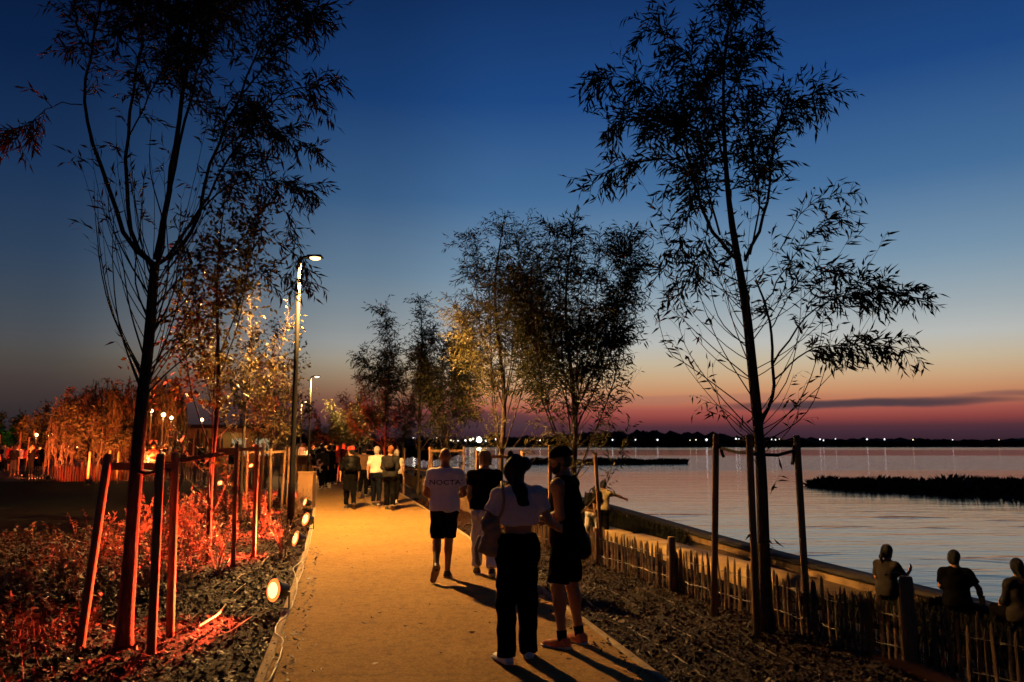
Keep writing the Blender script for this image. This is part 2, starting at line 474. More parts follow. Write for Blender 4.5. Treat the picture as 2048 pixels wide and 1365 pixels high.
def water_material():
    m = bpy.data.materials.new('lake_water'); m.use_nodes = True
    T = NT(m.node_tree); m.node_tree.nodes.clear()
    oc = T.n('ShaderNodeTexCoord').outputs['Object']
    y = T.n('ShaderNodeSeparateXYZ', ins={0: oc}).outputs[1]
    x = T.n('ShaderNodeSeparateXYZ', ins={0: oc}).outputs[0]
    big = T.n('ShaderNodeTexNoise', ins={'Vector': T.n('ShaderNodeMapping', ins={'Vector': oc, 'Scale': (.006, .03, 1)}).outputs[0], 'Scale': 1.0, 'Detail': 3.0}).outputs[0]
    yy = T.m('MULTIPLY', y, T.m('ADD', .75, T.m('MULTIPLY', big, .5)))
    band = T.ramp(T.m('DIVIDE', yy, 700.0, clamp=True), [(0, (.36, .36, .36)), (.028, (.40, .40, .40)), (.05, (.42, .42, .42)), (.10, (.36, .36, .36)), (.13, (.95, .95, .95)), (.26, (1, 1, 1)), (.30, (.10, .10, .10)), (.52, (.12, .12, .12)), (.60, (1, 1, 1)), (1, (1, 1, 1))])
    band = T.m('MULTIPLY', band, T.m('ADD', 1.0, T.m('MULTIPLY', T.m('GREATER_THAN', yy, 85.0), 1.0)))
    paw = T.n('ShaderNodeTexNoise', ins={'Vector': T.n('ShaderNodeMapping', ins={'Vector': oc, 'Scale': (.22, .55, 1)}).outputs[0], 'Scale': 1.0, 'Detail': 2.0}).outputs[0]
    near = T.ramp(T.m('DIVIDE', y, 60.0, clamp=True), [(.22, (0, 0, 0)), (.33, (1, 1, 1)), (.5, (1, 1, 1)), (.65, (0, 0, 0))])
    pw = T.m('MULTIPLY', T.ramp(paw, [(.58, (0, 0, 0)), (.68, (1, 1, 1))]), near)
    stren = T.m('ADD', band, T.m('MULTIPLY', pw, .45))
    r1 = T.n('ShaderNodeTexNoise', ins={'Vector': T.n('ShaderNodeMapping', ins={'Vector': oc, 'Scale': (.8, 3.0, 1)}).outputs[0], 'Scale': 1.0, 'Detail': 3.0, 'Distortion': .3}).outputs[0]
    r2 = T.n('ShaderNodeTexNoise', ins={'Vector': T.n('ShaderNodeMapping', ins={'Vector': oc, 'Scale': (.12, .7, 1), 'Rotation': (0, 0, .12)}).outputs[0], 'Scale': 1.0, 'Detail': 1.0}).outputs[0]
    h = T.m('ADD', T.m('MULTIPLY', r1, .028), T.m('MULTIPLY', r2, .05))
    bn = T.n('ShaderNodeBump', ins={'Strength': 1.0, 'Distance': 1.0, 'Height': T.m('MULTIPLY', h, stren)}).outputs[0]
    bs = T.n('ShaderNodeBsdfPrincipled', ins={'Base Color': (.006, .009, .012, 1), 'Roughness': .085, 'IOR': 1.33, 'Normal': bn})
    T.n('ShaderNodeOutputMaterial', ins={0: bs.outputs[0]})
    return m
ld = list(np.arange(-10, 60, 2.0)) + [65, 72, 80, 90, 100, 120, 140, 200, 300, 400, 550, 705]
lv = []
for d in ld: lv += [(xw(d) + .3, d, ZW), (2600, d, ZW)]
ii = np.arange(len(lv)).reshape(-1, 2)
obj('lake', mesh_np('lake', lv, quads=np.stack([ii[:-1, 0], ii[:-1, 1], ii[1:, 1], ii[1:, 0]], -1)), water_material(), kind='structure')

# far shore: hills, woodland, lamps
def blobs(name, pts, mat, seed, jag=.25):
    r = np.random.default_rng(seed)
    ico = [(0, 0, -1), (.7236, -.5257, -.4472), (-.2764, -.8506, -.4472), (-.8944, 0, -.4472), (-.2764, .8506, -.4472), (.7236, .5257, -.4472), (.2764, -.8506, .4472), (-.7236, -.5257, .4472), (-.7236, .5257, .4472), (.2764, .8506, .4472), (.8944, 0, .4472), (0, 0, 1)]
    tf = [(0, 1, 2), (1, 0, 5), (0, 2, 3), (0, 3, 4), (0, 4, 5), (1, 5, 10), (2, 1, 6), (3, 2, 7), (4, 3, 8), (5, 4, 9), (1, 10, 6), (2, 6, 7), (3, 7, 8), (4, 8, 9), (5, 9, 10), (6, 10, 11), (7, 6, 11), (8, 7, 11), (9, 8, 11), (10, 9, 11)]
    ico = np.array(ico); tf = np.array([t[::-1] for t in tf])
    vs, fs = [], []
    for i, (p, s) in enumerate(pts):
        vs.append(np.array(p) + ico * np.array(s) * (1 + r.normal(0, jag, (12, 1)))); fs.append(tf + 12 * i)
    return obj(name, mesh_np(name, np.concatenate(vs), tris=np.concatenate(fs)), mat, kind='stuff')
fr = np.random.default_rng(8)
pts = []
for x in np.arange(-330, 1100, 5.5):
    az = math.degrees(math.atan2(x, 720))
    top = np.interp(x, [-330, -60, 20, 60, 120, 175, 240, 420, 600, 1100], [7, 8, 9, 13, 14, 13, 8, 7, 7, 8]) - 1
    for _ in range(4):
        d = 706 + fr.uniform(0, 60)
        h = top * fr.uniform(.55, 1.05) * (1.15 if fr.random() < .05 else 1)
        pts.append(((x + fr.uniform(-4, 4), d, h * .5), (fr.uniform(6, 13), fr.uniform(4, 7), h * .55)))
blobs('far_woodland', pts, M['wood_far'], 3, .13)
hv = []
hx = np.arange(-900, 2000, 40.0)
for x in hx:
    hh = 5 + 3 * math.sin(x * .011) + 2 * math.sin(x * .031 + 2)
    hv += [(x, 740, -.5), (x, 800, hh * .8), (x, 900, hh + 2), (x, 1100, -.5)]
ii = np.arange(len(hv)).reshape(-1, 4)
obj('far_hills', mesh_np('far_hills', hv, quads=np.stack([ii[:-1, :-1], ii[1:, :-1], ii[1:, 1:], ii[:-1, 1:]], -1).reshape(-1, 4), smooth=True), M['wood_far'], kind='structure')

pal = {'w': emitter('cool_lamp_glass', (.95, .95, 1), 2.6), 'y': emitter('warm_lamp_glass', (1, .82, .5), 2.4), 'g': emitter('flood_lamp_glass', (1, .93, .7), 18)}
far_lamps = [(808, 880, 'w', .6), (816, 881, 'y', .5), (828, 877, 'w', 1.0), (829, 884, 'g', 1.0), (844, 880, 'w', .8), (854, 890, 'w', 1.6), (864, 890, 'g', 2.3), (868, 878, 'y', .5), (873, 876, 'y', .5),
             (902, 881, 'y', .8), (907, 882, 'w', .6), (916, 882, 'w', .7), (931, 881, 'w', .8), (941, 880, 'y', 1.2), (946, 878, 'y', .9), (958, 880, 'g', 2.3), (972, 882, 'w', .9), (992, 879, 'w', .8), (1080, 881, 'w', .5),
             (1178, 880, 'w', .45), (1225, 880, 'w', .6), (1271, 880, 'w', .5), (1315, 880, 'w', .7), (1371, 880, 'w', .5), (1380, 881, 'y', .4), (1392, 880, 'y', .5), (1413, 880, 'w', .9), (1472, 878, 'w', .7), (1478, 879, 'w', .6),
             (1543, 879, 'w', .5), (1551, 880, 'w', .5), (1559, 879, 'y', .5), (1640, 879, 'w', .55), (1647, 881, 'w', .5), (1671, 878, 'w', .4), (1734, 879, 'w', .6), (1769, 879, 'w', .6), (1826, 880, 'y', .5), (1905, 880, 'w', .4), (1998, 880, 'y', .35)]
proto = {}
for i, (px, py, c, r_) in enumerate(far_lamps):
    p = P(px, py, 704.5)
    key = (c, r_)
    if key not in proto:
        mb = MB().lathe([(r_ * .3, -r_), (r_ * .9, -r_ * .45), (r_, 0), (r_ * .8, r_ * .5), (r_ * .25, r_)], n=8)
        proto[key] = mb.mesh('lamp_glass', True); proto[key].materials.append(pal[c])
    lab = {(864, 890): 'brightest white lamp low at the far waterline behind the left trees', (958, 880): 'large warm floodlight on the far shore above the blond woman',
           (1413, 880): 'bright white lamp on the dark far shore with the longest streak under it'}.get((px, py), {'w': 'tiny white lamp on the dark far shore', 'y': 'tiny yellow lamp on the dark far shore', 'g': 'small bright floodlight among the far shore lamps'}[c])
    t = thing('shore_lamp', lab, 'lamp', (p.x, p.y, 0), 0, None if 'tiny' not in lab else 'white lamps along the far shore' if c == 'w' else 'yellow lamps along the far shore')
    o = obj('lamp_glass', proto[key], None, t, (0, 0, p.z))
    MB().tube([(0, .0, 0), (0, .0, p.z - r_ * .9)], .12, 5).build('pole', M['steel_dark'], t)

# reed islands
def island(name, outline, seed, h, label):
    """outline: polygon on the water; a low mound covered with reeds"""
    r = np.random.default_rng(seed)
    xs = np.array([p[0] for p in outline]); near = np.array([p[1] for p in outline]); far = np.array([p[2] for p in outline])
    v = []
    for x, a, b in zip(xs, near, far):
        for t, z in ((0, -.3), (.12, .06), (.5, .16), (.88, .06), (1, -.3)): v.append((x, a + (b - a) * t, ZW + z))
    ii = np.arange(len(v)).reshape(-1, 5)
    obj(name, mesh_np(name, v, quads=np.stack([ii[:-1, :-1], ii[1:, :-1], ii[1:, 1:], ii[:-1, 1:]], -1).reshape(-1, 4), smooth=True), M['soil'], kind='structure')
    n = int((xs[-1] - xs[0]) * 150)
    x = r.uniform(xs[0], xs[-1], n); t = r.uniform(.06, .94, n)
    y = np.interp(x, xs, near) * (1 - t) + np.interp(x, xs, far) * t
    hh = h * (.70 + .16 * np.sin(x * .9 + seed) * np.sin(x * .37) + .12 * np.sin(x * 2.7 + 1) * np.sin(x * 1.3) + r.uniform(0, .16, n)) * np.minimum(1, (x - xs[0]) / 2.5 + .35)
    lean = r.normal(0, .34, (n, 2)); wd_ = r.uniform(.07, .15, n); th = r.uniform(0, 6.28, n)
    b = np.stack([x, y, np.full(n, ZW + .0)], 1)
    dx = np.stack([np.cos(th), np.sin(th), 0 * th], 1) * wd_[:, None]
    tip = b + np.stack([lean[:, 0], lean[:, 1], hh], 1)
    mid = (b + tip) / 2 + np.stack([0 * th, 0 * th, hh * .1], 1)
    vv = np.stack([b - dx, b + dx, mid + dx, tip, mid - dx], 1).reshape(-1, 3)
    k = np.arange(n)[:, None] * 5
    obj('reed_bed', mesh_np('reed_bed', vv, quads=k + [0, 1, 2, 4], tris=k + [4, 2, 3]), M['reed'], kind='stuff')
island('near_islet', [(20.6, 55.5, 57), (22, 51.5, 58.5), (24, 47, 59), (27, 42.5, 59), (31, 39, 58), (36, 36.5, 57), (44, 35, 56), (54, 36, 56), (64, 40, 54)], 2, .85, '')
island('far_islet', [(1.5, 116, 121), (6, 113, 124), (12, 111, 126), (18, 112, 127), (22, 114, 124), (25.5, 117, 121)], 5, .9, '')
# ------------------------------------------------------------------ people: smooth implicit surfaces meshed by surface nets
V3 = lambda *a: np.array(a, float)
def nrm(a):
    a = np.asarray(a, float); return a / (np.linalg.norm(a) + 1e-12)
class SDF:
    def __init__(self): self.ops = []
    def cap(self, a, b, ra, rb, k=.03, flat=None, clip=None, op='u', clip2=None):
        self.ops.append(('cap', np.asarray(a, float), np.asarray(b, float), ra, rb, k, flat, clip, op, clip2)); return self
    def ell(self, c, Rm, r, k=.03, op='u', clip=None):
        self.ops.append(('ell', np.asarray(c, float), np.asarray(Rm, float), np.asarray(r, float), None, k, None, clip, op, None)); return self
    def bounds(self):
        lo, hi = [], []
        for o in self.ops:
            if o[8] != 'u': continue
            if o[0] == 'cap':
                r_ = max(o[3], o[4])
                lo.append(np.minimum(o[1], o[2]) - r_); hi.append(np.maximum(o[1], o[2]) + r_)
            else:
                e = np.sqrt(((o[2] * o[3][None, :]) ** 2).sum(1))
                lo.append(o[1] - e); hi.append(o[1] + e)
        return np.min(lo, 0), np.max(hi, 0)
    def field(self, v, noise=None):
        lo, hi = self.bounds()
        lo = lo - 3 * v; hi = hi + 3 * v
        n = np.ceil((hi - lo) / v).astype(int) + 1
        ax = [lo[i] + v * np.arange(n[i]) for i in range(3)]
        F = np.full(n, .5, dtype=np.float32)
        for kind, a, b, c, d, k, flat, clip, op, clip2 in self.ops:
            if kind == 'cap':
                r_ = max(c, d) * 1.02; l0 = np.minimum(a, b) - r_; h0 = np.maximum(a, b) + r_
            else:
                e = np.sqrt(((b * c[None, :]) ** 2).sum(1)); l0 = a - e; h0 = a + e
            mg = k + 2.5 * v
            i0 = np.clip(np.floor((l0 - mg - lo) / v).astype(int), 0, n); i1 = np.clip(np.ceil((h0 + mg - lo) / v).astype(int) + 1, 0, n)
            if (i1 <= i0).any(): continue
            X = ax[0][i0[0]:i1[0], None, None]; Y = ax[1][None, i0[1]:i1[1], None]; Z = ax[2][None, None, i0[2]:i1[2]]
            if kind == 'cap':
                ba = b - a; L2 = max(ba @ ba, 1e-9)
                px, py, pz = X - a[0], Y - a[1], Z - a[2]
                t = np.clip((px * ba[0] + py * ba[1] + pz * ba[2]) / L2, 0, 1)
                qx, qy, qz = px - t * ba[0], py - t * ba[1], pz - t * ba[2]
                q2 = qx * qx + qy * qy + qz * qz
                if flat is not None:
                    fn, ff = nrm(flat[0]), flat[1]
                    cn = qx * fn[0] + qy * fn[1] + qz * fn[2]
                    q2 = q2 + cn * cn * (1 / ff ** 2 - 1)
                D = np.sqrt(q2) - (c + (d - c) * t)
            else:
                px, py, pz = X - a[0], Y - a[1], Z - a[2]
                u = [(px * b[0, j] + py * b[1, j] + pz * b[2, j]) for j in range(3)]
                k0 = np.sqrt(sum((u[j] / c[j]) ** 2 for j in range(3)))
                k1 = np.sqrt(sum((u[j] / c[j] ** 2) ** 2 for j in range(3))) + 1e-6
                D = k0 * (k0 - 1) / k1
            for cl in (clip, clip2):
                if cl is not None:
                    nn = nrm(cl[1]); D = np.maximum(D, (X - cl[0][0]) * nn[0] + (Y - cl[0][1]) * nn[1] + (Z - cl[0][2]) * nn[2])
            B = F[i0[0]:i1[0], i0[1]:i1[1], i0[2]:i1[2]]
            if op == 'u':
                h = np.maximum(k - np.abs(B - D), 0) / k if k > 0 else 0
                R_ = np.minimum(B, D) - (h * h * k * .25 if k > 0 else 0)
            else:
                R_ = np.maximum(B, -D)
            F[i0[0]:i1[0], i0[1]:i1[1], i0[2]:i1[2]] = R_
        if noise:
            amp, fx, fz, sd = noise
            X, Y, Z = ax[0][:, None, None], ax[1][None, :, None], ax[2][None, None, :]
            F += amp * (np.sin(fx * X + 2.1 * np.sin(fz * Z + sd) + sd) * np.sin(fx * .8 * Y + fz * Z * .7 + 1.3 * sd) + .6 * np.sin(fz * 1.7 * Z + fx * .6 * X + 2 * sd) * np.sin(fx * .5 * Y + sd))
        return F, lo
    def mesh(self, name, v, noise=None):
        F, org = self.field(v, noise)
        s = F < 0
        c = [(i, j, k) for i in (0, 1) for j in (0, 1) for k in (0, 1)]
        nx, ny, nz = F.shape
        sl = lambda A, q: A[q[0]:nx - 1 + q[0], q[1]:ny - 1 + q[1], q[2]:nz - 1 + q[2]]
        cnt = sum(sl(s, q).astype(np.int8) for q in c)
        act = (cnt > 0) & (cnt < 8)
        idx = np.full(act.shape, -1, np.int32); I = np.argwhere(act); idx[act] = np.arange(len(I))
        val = [F[I[:, 0] + q[0], I[:, 1] + q[1], I[:, 2] + q[2]] for q in c]
        acc = np.zeros((len(I), 3)); w = np.zeros(len(I))
        for a in range(8):
            for b in range(a + 1, 8):
                qa, qb = np.array(c[a]), np.array(c[b])
                if np.abs(qa - qb).sum() != 1: continue
                va, vb = val[a], val[b]
                x = (va < 0) != (vb < 0)
                t = np.where(x, va / np.where(x, va - vb, 1), 0)
                acc += np.where(x[:, None], qa + t[:, None] * (qb - qa), 0); w += x
        pts = org + v * (I + acc / w[:, None])
        quads = []
        for axn in range(3):
            sh = [slice(1, -1)] * 3
            a0 = [slice(1, -1)] * 3; a1 = [slice(1, -1)] * 3
            a0[axn] = slice(0, -1); a1[axn] = slice(1, None)
            S0, S1 = s[tuple(a0)], s[tuple(a1)]
            E_ = np.argwhere(S0 != S1)
            if len(E_) == 0: continue
            flip = S0[tuple(E_.T)]
            base = E_.copy()
            o1, o2 = [(1, 2), (2, 0), (0, 1)][axn]
            base[:, o1] += 1; base[:, o2] += 1
            def cell(d1, d2):
                q = base.copy(); q[:, o1] -= d1; q[:, o2] -= d2
                return idx[q[:, 0], q[:, 1], q[:, 2]]
            f = np.stack([cell(1, 1), cell(0, 1), cell(0, 0), cell(1, 0)], 1)
            f[~flip] = f[~flip][:, ::-1]
            quads.append(f)
        q = np.concatenate(quads)
        return mesh_np(name, pts, quads=q[(q >= 0).all(1)], smooth=True)

def rotz(a):
    c, s = math.cos(a), math.sin(a); return np.array([[c, -s, 0], [s, c, 0], [0, 0, 1.0]])
def rotx(a):
    c, s = math.cos(a), math.sin(a); return np.array([[1.0, 0, 0], [0, c, -s], [0, s, c]])
def roty(a):
    c, s = math.cos(a), math.sin(a); return np.array([[c, 0, s], [0, 1.0, 0], [-s, 0, c]])

STAND = dict(pelvis=(0, 0, .95), neck=(0, .0, 1.465), head=(0, .03, 1.625),
             shL=(-.175, 0, 1.388), shR=(.175, 0, 1.388), elL=(-.235, -.03, 1.14), elR=(.235, -.03, 1.14), wrL=(-.23, .05, .90), wrR=(.23, .05, .90),
             hipL=(-.085, 0, .92), hipR=(.085, 0, .92), knL=(-.095, .02, .50), knR=(.095, .02, .50), anL=(-.095, -.02, .09), anR=(.095, -.02, .09),
             toeL=(-.15, 1, 0), toeR=(.15, 1, 0), hy=0, hp=0, ht=0)
def pose(**kw):
    p = dict(STAND); p.update(kw); return p
WALK_R = dict(hipR=(.085, -.02, .92), knR=(.09, -.04, .49), anR=(.09, -.34, .20), toeR=(.1, .62, -.78), hipL=(-.085, .02, .92), knL=(-.09, .10, .50), anL=(-.085, .06, .09), toeL=(-.12, 1, 0))
WALK_L = dict(hipL=(-.085, -.02, .92), knL=(-.09, -.04, .49), anL=(-.09, -.34, .20), toeL=(-.1, .62, -.78), hipR=(.085, .02, .92), knR=(.09, .10, .50), anR=(.085, .06, .09), toeR=(.12, 1, 0))
STEP = dict(hipL=(-.085, 0, .92), knL=(-.09, .14, .51), anL=(-.09, .16, .09), toeL=(-.1, 1, 0), hipR=(.085, 0, .92), knR=(.09, -.04, .50), anR=(.09, -.26, .12), toeR=(.1, .9, -.3))

def figure(h, pz, female=False, top='tee', bottom='trousers', sleeve=.55, hem=.02, hair='short', v=.012, fat=1.0, waist=1.04, hand=True, flare=0.0, face=True, folds=True):
    """returns layers: name -> mesh (local coords, feet at z 0, facing +Y)"""
    k = h / 1.75
    J = {a: np.array(b, float) * k if a[:3] not in ('toe',) else nrm(b) for a, b in pz.items() if not isinstance(b, (int, float, str))}
    hy, hp, ht = R(pz['hy']), R(pz['hp']), R(pz['ht'])
    up = nrm(J['neck'] - J['pelvis']); rt = J['shR'] - J['shL']; rt = nrm(rt - up * (rt @ up)); fw = np.cross(up, rt)
    rh = J['hipR'] - J['hipL']; rh = nrm(rh - up * (rh @ up)); fh = np.cross(up, rh)
    FR = np.stack([rt, fw, up], 1); FH = np.stack([rh, fh, up], 1)
    q = rt if True else rh
    HF = FR @ rotz(hy) @ rotx(hp) @ roty(ht)
    hr, hf, hu = HF[:, 0], HF[:, 1], HF[:, 2]
    sw = .93 if female else 1.0; hw = 1.06 if female else 1.0
    T = lambda t: J['pelvis'] + (J['neck'] - J['pelvis']) * t
    r = lambda x: x * k
    B = SDF()
    def torso(D, g, kk=.05):
        D.ell(T(.62), FR, (r(.150 * fat * sw) + g, r(.108 * fat) + g, r(.20) + g), kk * k)
        D.ell(T(.26), FR, (r((.118 if female else .138) * fat) + g, r(.095 * fat) + g, r(.19) + g), kk * k)
        D.cap(J['shL'] * .9 + J['shR'] * .1, J['shR'] * .9 + J['shL'] * .1, r(.052) + g, r(.052) + g, .07 * k)
        for a in 'LR': D.cap(T(.97), J['sh' + a] + up * r(.012), r(.046) + g * .5, r(.044) + g * .6, .05 * k)
        D.cap(T(.90) , T(1.0), r(.09) + g * .5, r(.058) + g * .3, .05 * k)
        if female:
            for s in (-1, 1): D.ell(T(.66) + fw * r(.085) + rt * s * r(.07), FR, (r(.06) + g,) * 3, .05 * k)
    def pelv(D, g, kk=.05):
        D.ell(J['pelvis'] + up * r(.0), FH, (r(.163 * hw * fat) + g, r(.112 * fat) + g, r(.125) + g), kk * k)
        for s, hp_ in ((-1, 'hipL'), (1, 'hipR')):
            D.ell(J[hp_] - fh * r(.055) - up * r(.03), FH, (r(.085 * hw) + g, r(.075) + g, r(.09) + g), .05 * k)
    torso(B, 0); pelv(B, 0)
    # neck, head
    hc = J['head']
    B.cap(J['neck'] - up * r(.03), hc - hu * r(.06) - hf * r(.012), r(.060 if not female else .051), r(.053 if not female else .046), .03 * k)
    B.ell(hc + hu * r(.018) - hf * r(.008), HF, (r(.075), r(.095), r(.098)), .02 * k)
    B.ell(hc + hf * r(.030) - hu * r(.058), HF, (r(.053), r(.058), r(.062)), .04 * k)
    if face:
        B.cap(hc + hf * r(.088) + hu * r(.008), hc + hf * r(.106) - hu * r(.024), r(.011), r(.014), .012 * k)
        B.cap(hc + hf * r(.080) - hr * r(.04) + hu * r(.022), hc + hf * r(.080) + hr * r(.04) + hu * r(.022), r(.013), r(.013), .02 * k)
        B.cap(hc + hf * r(.080) - hr * r(.018) - hu * r(.060), hc + hf * r(.080) + hr * r(.018) - hu * r(.060), r(.011), r(.011), .012 * k)
        B.ell(hc + hf * r(.074) - hu * r(.098), HF, (r(.022), r(.018), r(.018)), .02 * k)
        for s in (-1, 1):
            B.ell(hc + hr * s * r(.077) - hf * r(.006) - hu * r(.012), HF @ rotz(-s * .4), (r(.010), r(.022), r(.033)), .008 * k)
            B.ell(hc + hr * s * r(.034) + hf * r(.094) - hu * r(.002), HF, (r(.015), r(.013), r(.012)), .01 * k, op='s')
    # arms and hands
    for s, a in ((-1, 'L'), (1, 'R')):
        sh, el, wr = J['sh' + a], J['el' + a], J['wr' + a]
        m_ = .86 if female else 1.0
        B.ell(sh, FR, (r(.054 * m_),) * 3, .05 * k)
        B.cap(sh, el, r(.053 * m_), r(.041 * m_), .04 * k)
        B.cap(el, wr, r(.043 * m_), r(.027 * m_), .02 * k)
        B.ell(el + (wr - el) * .25, np.eye(3), (r(.043 * m_),) * 3, .03 * k)
        hd = nrm(wr - el)
        if 'hd' + a in pz: hd = nrm(pz['hd' + a])
        sd = rt * s - hd * (rt * s @ hd)
        sd = nrm(sd) if np.linalg.norm(sd) > .2 else nrm(np.cross(hd, up))
        pn = nrm(np.cross(hd, sd))                       # across the palm (finger spread), sd = palm normal outwards
        if pn @ fw < 0: pn = -pn
        HM = np.stack([sd, pn, hd], 1)
        B.ell(wr + hd * r(.045), HM, (r(.017), r(.038), r(.05)), .02 * k)
        if hand:
            point = pz.get('point') == a
            for i, (off, ln) in enumerate(((.030, .072), (.010, .080), (-.010, .074), (-.029, .058))):
                b0 = wr + hd * r(.080) + pn * r(off)
                if point and i > 0: b1 = b0 + hd * r(.015) - sd * r(.03); b2 = b1 - hd * r(.03) - sd * r(.005)
                elif point: b1 = b0 + hd * r(.05); b2 = b1 + hd * r(.03)
                else: b1 = b0 + hd * r(ln * .52) - sd * r(.008) + pn * r(off * .12); b2 = b1 + hd * r(ln * .36) - sd * r(.026)
                B.cap(b0, b1, r(.0098), r(.0088), .006 * k); B.cap(b1, b2, r(.0088), r(.0075), .004 * k)
            t0 = wr + hd * r(.025) + pn * r(.028); t1 = t0 + hd * r(.035) + pn * r(.028) - sd * r(.012); t2 = t1 + hd * r(.030) + pn * r(.002) - sd * r(.014)
            B.cap(t0, t1, r(.014), r(.011), .012 * k); B.cap(t1, t2, r(.0105), r(.0085), .004 * k)
        else:
            B.ell(wr + hd * r(.095), HM, (r(.016), r(.034), r(.045)), .02 * k)
    # legs and feet
    for a in 'LR':
        hp_, kn, an, td = J['hip' + a], J['kn' + a], J['an' + a], J['toe' + a]
        sh_ = nrm(kn - an); bk = nrm(-(td - sh_ * (td @ sh_)))
        B.cap(hp_, kn, r(.088 * fat), r(.054), .05 * k)
        B.cap(kn, an, r(.054), r(.036), .03 * k)
        B.ell(kn + (an - kn) * .28 + bk * r(.020), np.eye(3), (r(.05), r(.05), r(.085)), .04 * k)
        uf = nrm(sh_ - td * (sh_ @ td))
        B.cap(an - td * r(.03) - uf * r(.045), an + td * r(.15) - uf * r(.058), r(.033), r(.024), .03 * k)
    out = {'body': B.mesh('body', v)}
    nz = lambda sd_: (.0052 * k, 27 / k, 18 / k, sd_) if folds else None
    # ---- top
    if top:
        D = SDF(); g = r(.016)
        loose = {'tee': .02, 'crop': .028, 'tank': .015, 'coat': .035, 'shirt': .022}[top]
        hemz = T(0) + up * r(hem)
        cl = (hemz, -up)
        D.ell(T(.62), FR, (r(.155 * fat * sw) + g, r(.112 * fat) + g, r(.21) + g), .05 * k, clip=cl)
        if female:
            for s in (-1, 1): D.ell(T(.66) + fw * r(.085) + rt * s * r(.07), FR, (r(.062) + g,) * 3, .05 * k)
        D.cap(T(.60), hemz - up * r(.10), r(.165 * fat * sw) + r(loose), r(.158 * fat * (hw if hem < .1 else 1)) + r(loose), .05 * k, flat=(fw, .70), clip=cl)
        D.cap(J['shL'] * .88 + J['shR'] * .12, J['shR'] * .88 + J['shL'] * .12, r(.054) + g * .8, r(.054) + g * .8, .06 * k)
        for a in 'LR': D.cap(T(.95), J['sh' + a] + up * r(.012), r(.048) + g * .7, r(.046) + g * .8, .05 * k, clip=(T(.975), up))
        D.cap(T(.90), T(.985), r(.095) + g * .6, r(.062) + g * .4, .05 * k, clip=(T(.975), up))
        if hem < .06: D.ell(J['pelvis'] - fw * r(.02) + up * r(.0), FH, (r(.168 * hw * fat) + r(loose) * 1.1, r(.135 * fat) + r(loose) * 1.1, r(.20)), .06 * k, clip=cl)
        if top == 'coat': D.cap(T(.2), hemz - up * r(.1), r(.17), r(.19), .06 * k, flat=(fw, .72), clip=cl)
        if sleeve > 0:
            for a in 'LR':
                sh, el, wr = J['sh' + a], J['el' + a], J['wr' + a]
                m_ = .92 if female else 1.0
                D.ell(sh, FR, (r(.054 * m_) + g,) * 3, .05 * k)
                if sleeve <= 1:
                    e = sh + (el - sh) * sleeve
                    D.cap(sh, el, r(.064 * m_) + g * .6, r(.066 * m_) + g * .4, .035 * k, clip=(e, nrm(el - sh)))
                else:
                    D.cap(sh, el, r(.062 * m_) + g * .5, r(.052 * m_) + g * .4, .035 * k)
                    e = el + (wr - el) * (sleeve - 1)
                    D.cap(el, wr, r(.054 * m_) + g * .3, r(.040 * m_) + g * .2, .03 * k, clip=(e, nrm(wr - el)))
        out['top'] = D.mesh('top', v, nz(h * 7))
    # ---- bottom
    D = SDF(); g = r(.012)
    wl = (J['pelvis'] + up * r(waist - .95), up)
    D.ell(J['pelvis'] + up * r(.01), FH, (r(.163 * hw * fat) + g, r(.112 * fat) + g, r(.16) + g), .05 * k, clip=wl)
    D.ell(T(.20), FH, (r((.128 if female else .145) * fat) + g, r(.1 * fat) + g, r(.17) + g), .05 * k, clip=wl)
    for hp_ in ('hipL', 'hipR'):
        D.ell(J[hp_] - fh * r(.055) - up * r(.03), FH, (r(.085 * hw) + g, r(.078) + g, r(.095) + g), .05 * k)
    for a in 'LR':
        hp_, kn, an, td = J['hip' + a], J['kn' + a], J['an' + a], J['toe' + a]
        if bottom == 'shorts':
            e = hp_ + (kn - hp_) * .88
            D.cap(hp_, kn, r(.098 * fat), r(.094), .03 * k, clip=(e, nrm(kn - hp_)))
        else:
            w2 = .078 + flare * .15; w3 = .058 + flare
            D.cap(hp_, kn, r(.098 * fat), r(w2), .05 * k)
            e = kn + (an - kn) * (.93 if flare < .02 else 1.10)
            sk = nrm(kn - an); bk = nrm(-(td - sk * (td @ sk)))
            D.ell(kn + (an - kn) * .28 + bk * r(.020), np.eye(3), (r(.066), r(.066), r(.11)), .04 * k)
            D.cap(kn, kn + (an - kn) * 1.12, r(w2), r(w3), .04 * k, clip=(e, nrm(an - kn)))
    out['bottom'] = D.mesh('bottom', v, nz(h * 3))
    # ---- shoes
    for a in 'LR':
        an, kn, td = J['an' + a], J['kn' + a], J['toe' + a]
        sh_ = nrm(kn - an); uf = nrm(sh_ - td * (sh_ @ td)); sd = np.cross(td, uf)
        U = SDF(); base = an - uf * r(.062)
        cl = (an - uf * r(.068), -uf)
        U.cap(base - td * r(.035) + uf * r(.005), base + td * r(.07), r(.044), r(.043), .03 * k, clip=cl)
        U.cap(base + td * r(.05), base + td * r(.155) - uf * r(.006), r(.044), r(.036), .03 * k, clip=cl)
        U.cap(an - uf * r(.05) - td * r(.025), an + uf * r(.0) - td * r(.012), r(.044), r(.043), .03 * k, clip=(an + uf * r(.005), uf))
        out['shoe' + a] = U.mesh('shoe', min(v, .01))
        W_ = SDF()
        W_.cap(base - td * r(.04), base + td * r(.16), r(.050), r(.043), .01, clip=(an - uf * r(.066), uf), clip2=(an - uf * r(.09), -uf))
        out['sole' + a] = W_.mesh('sole', min(v, .009))
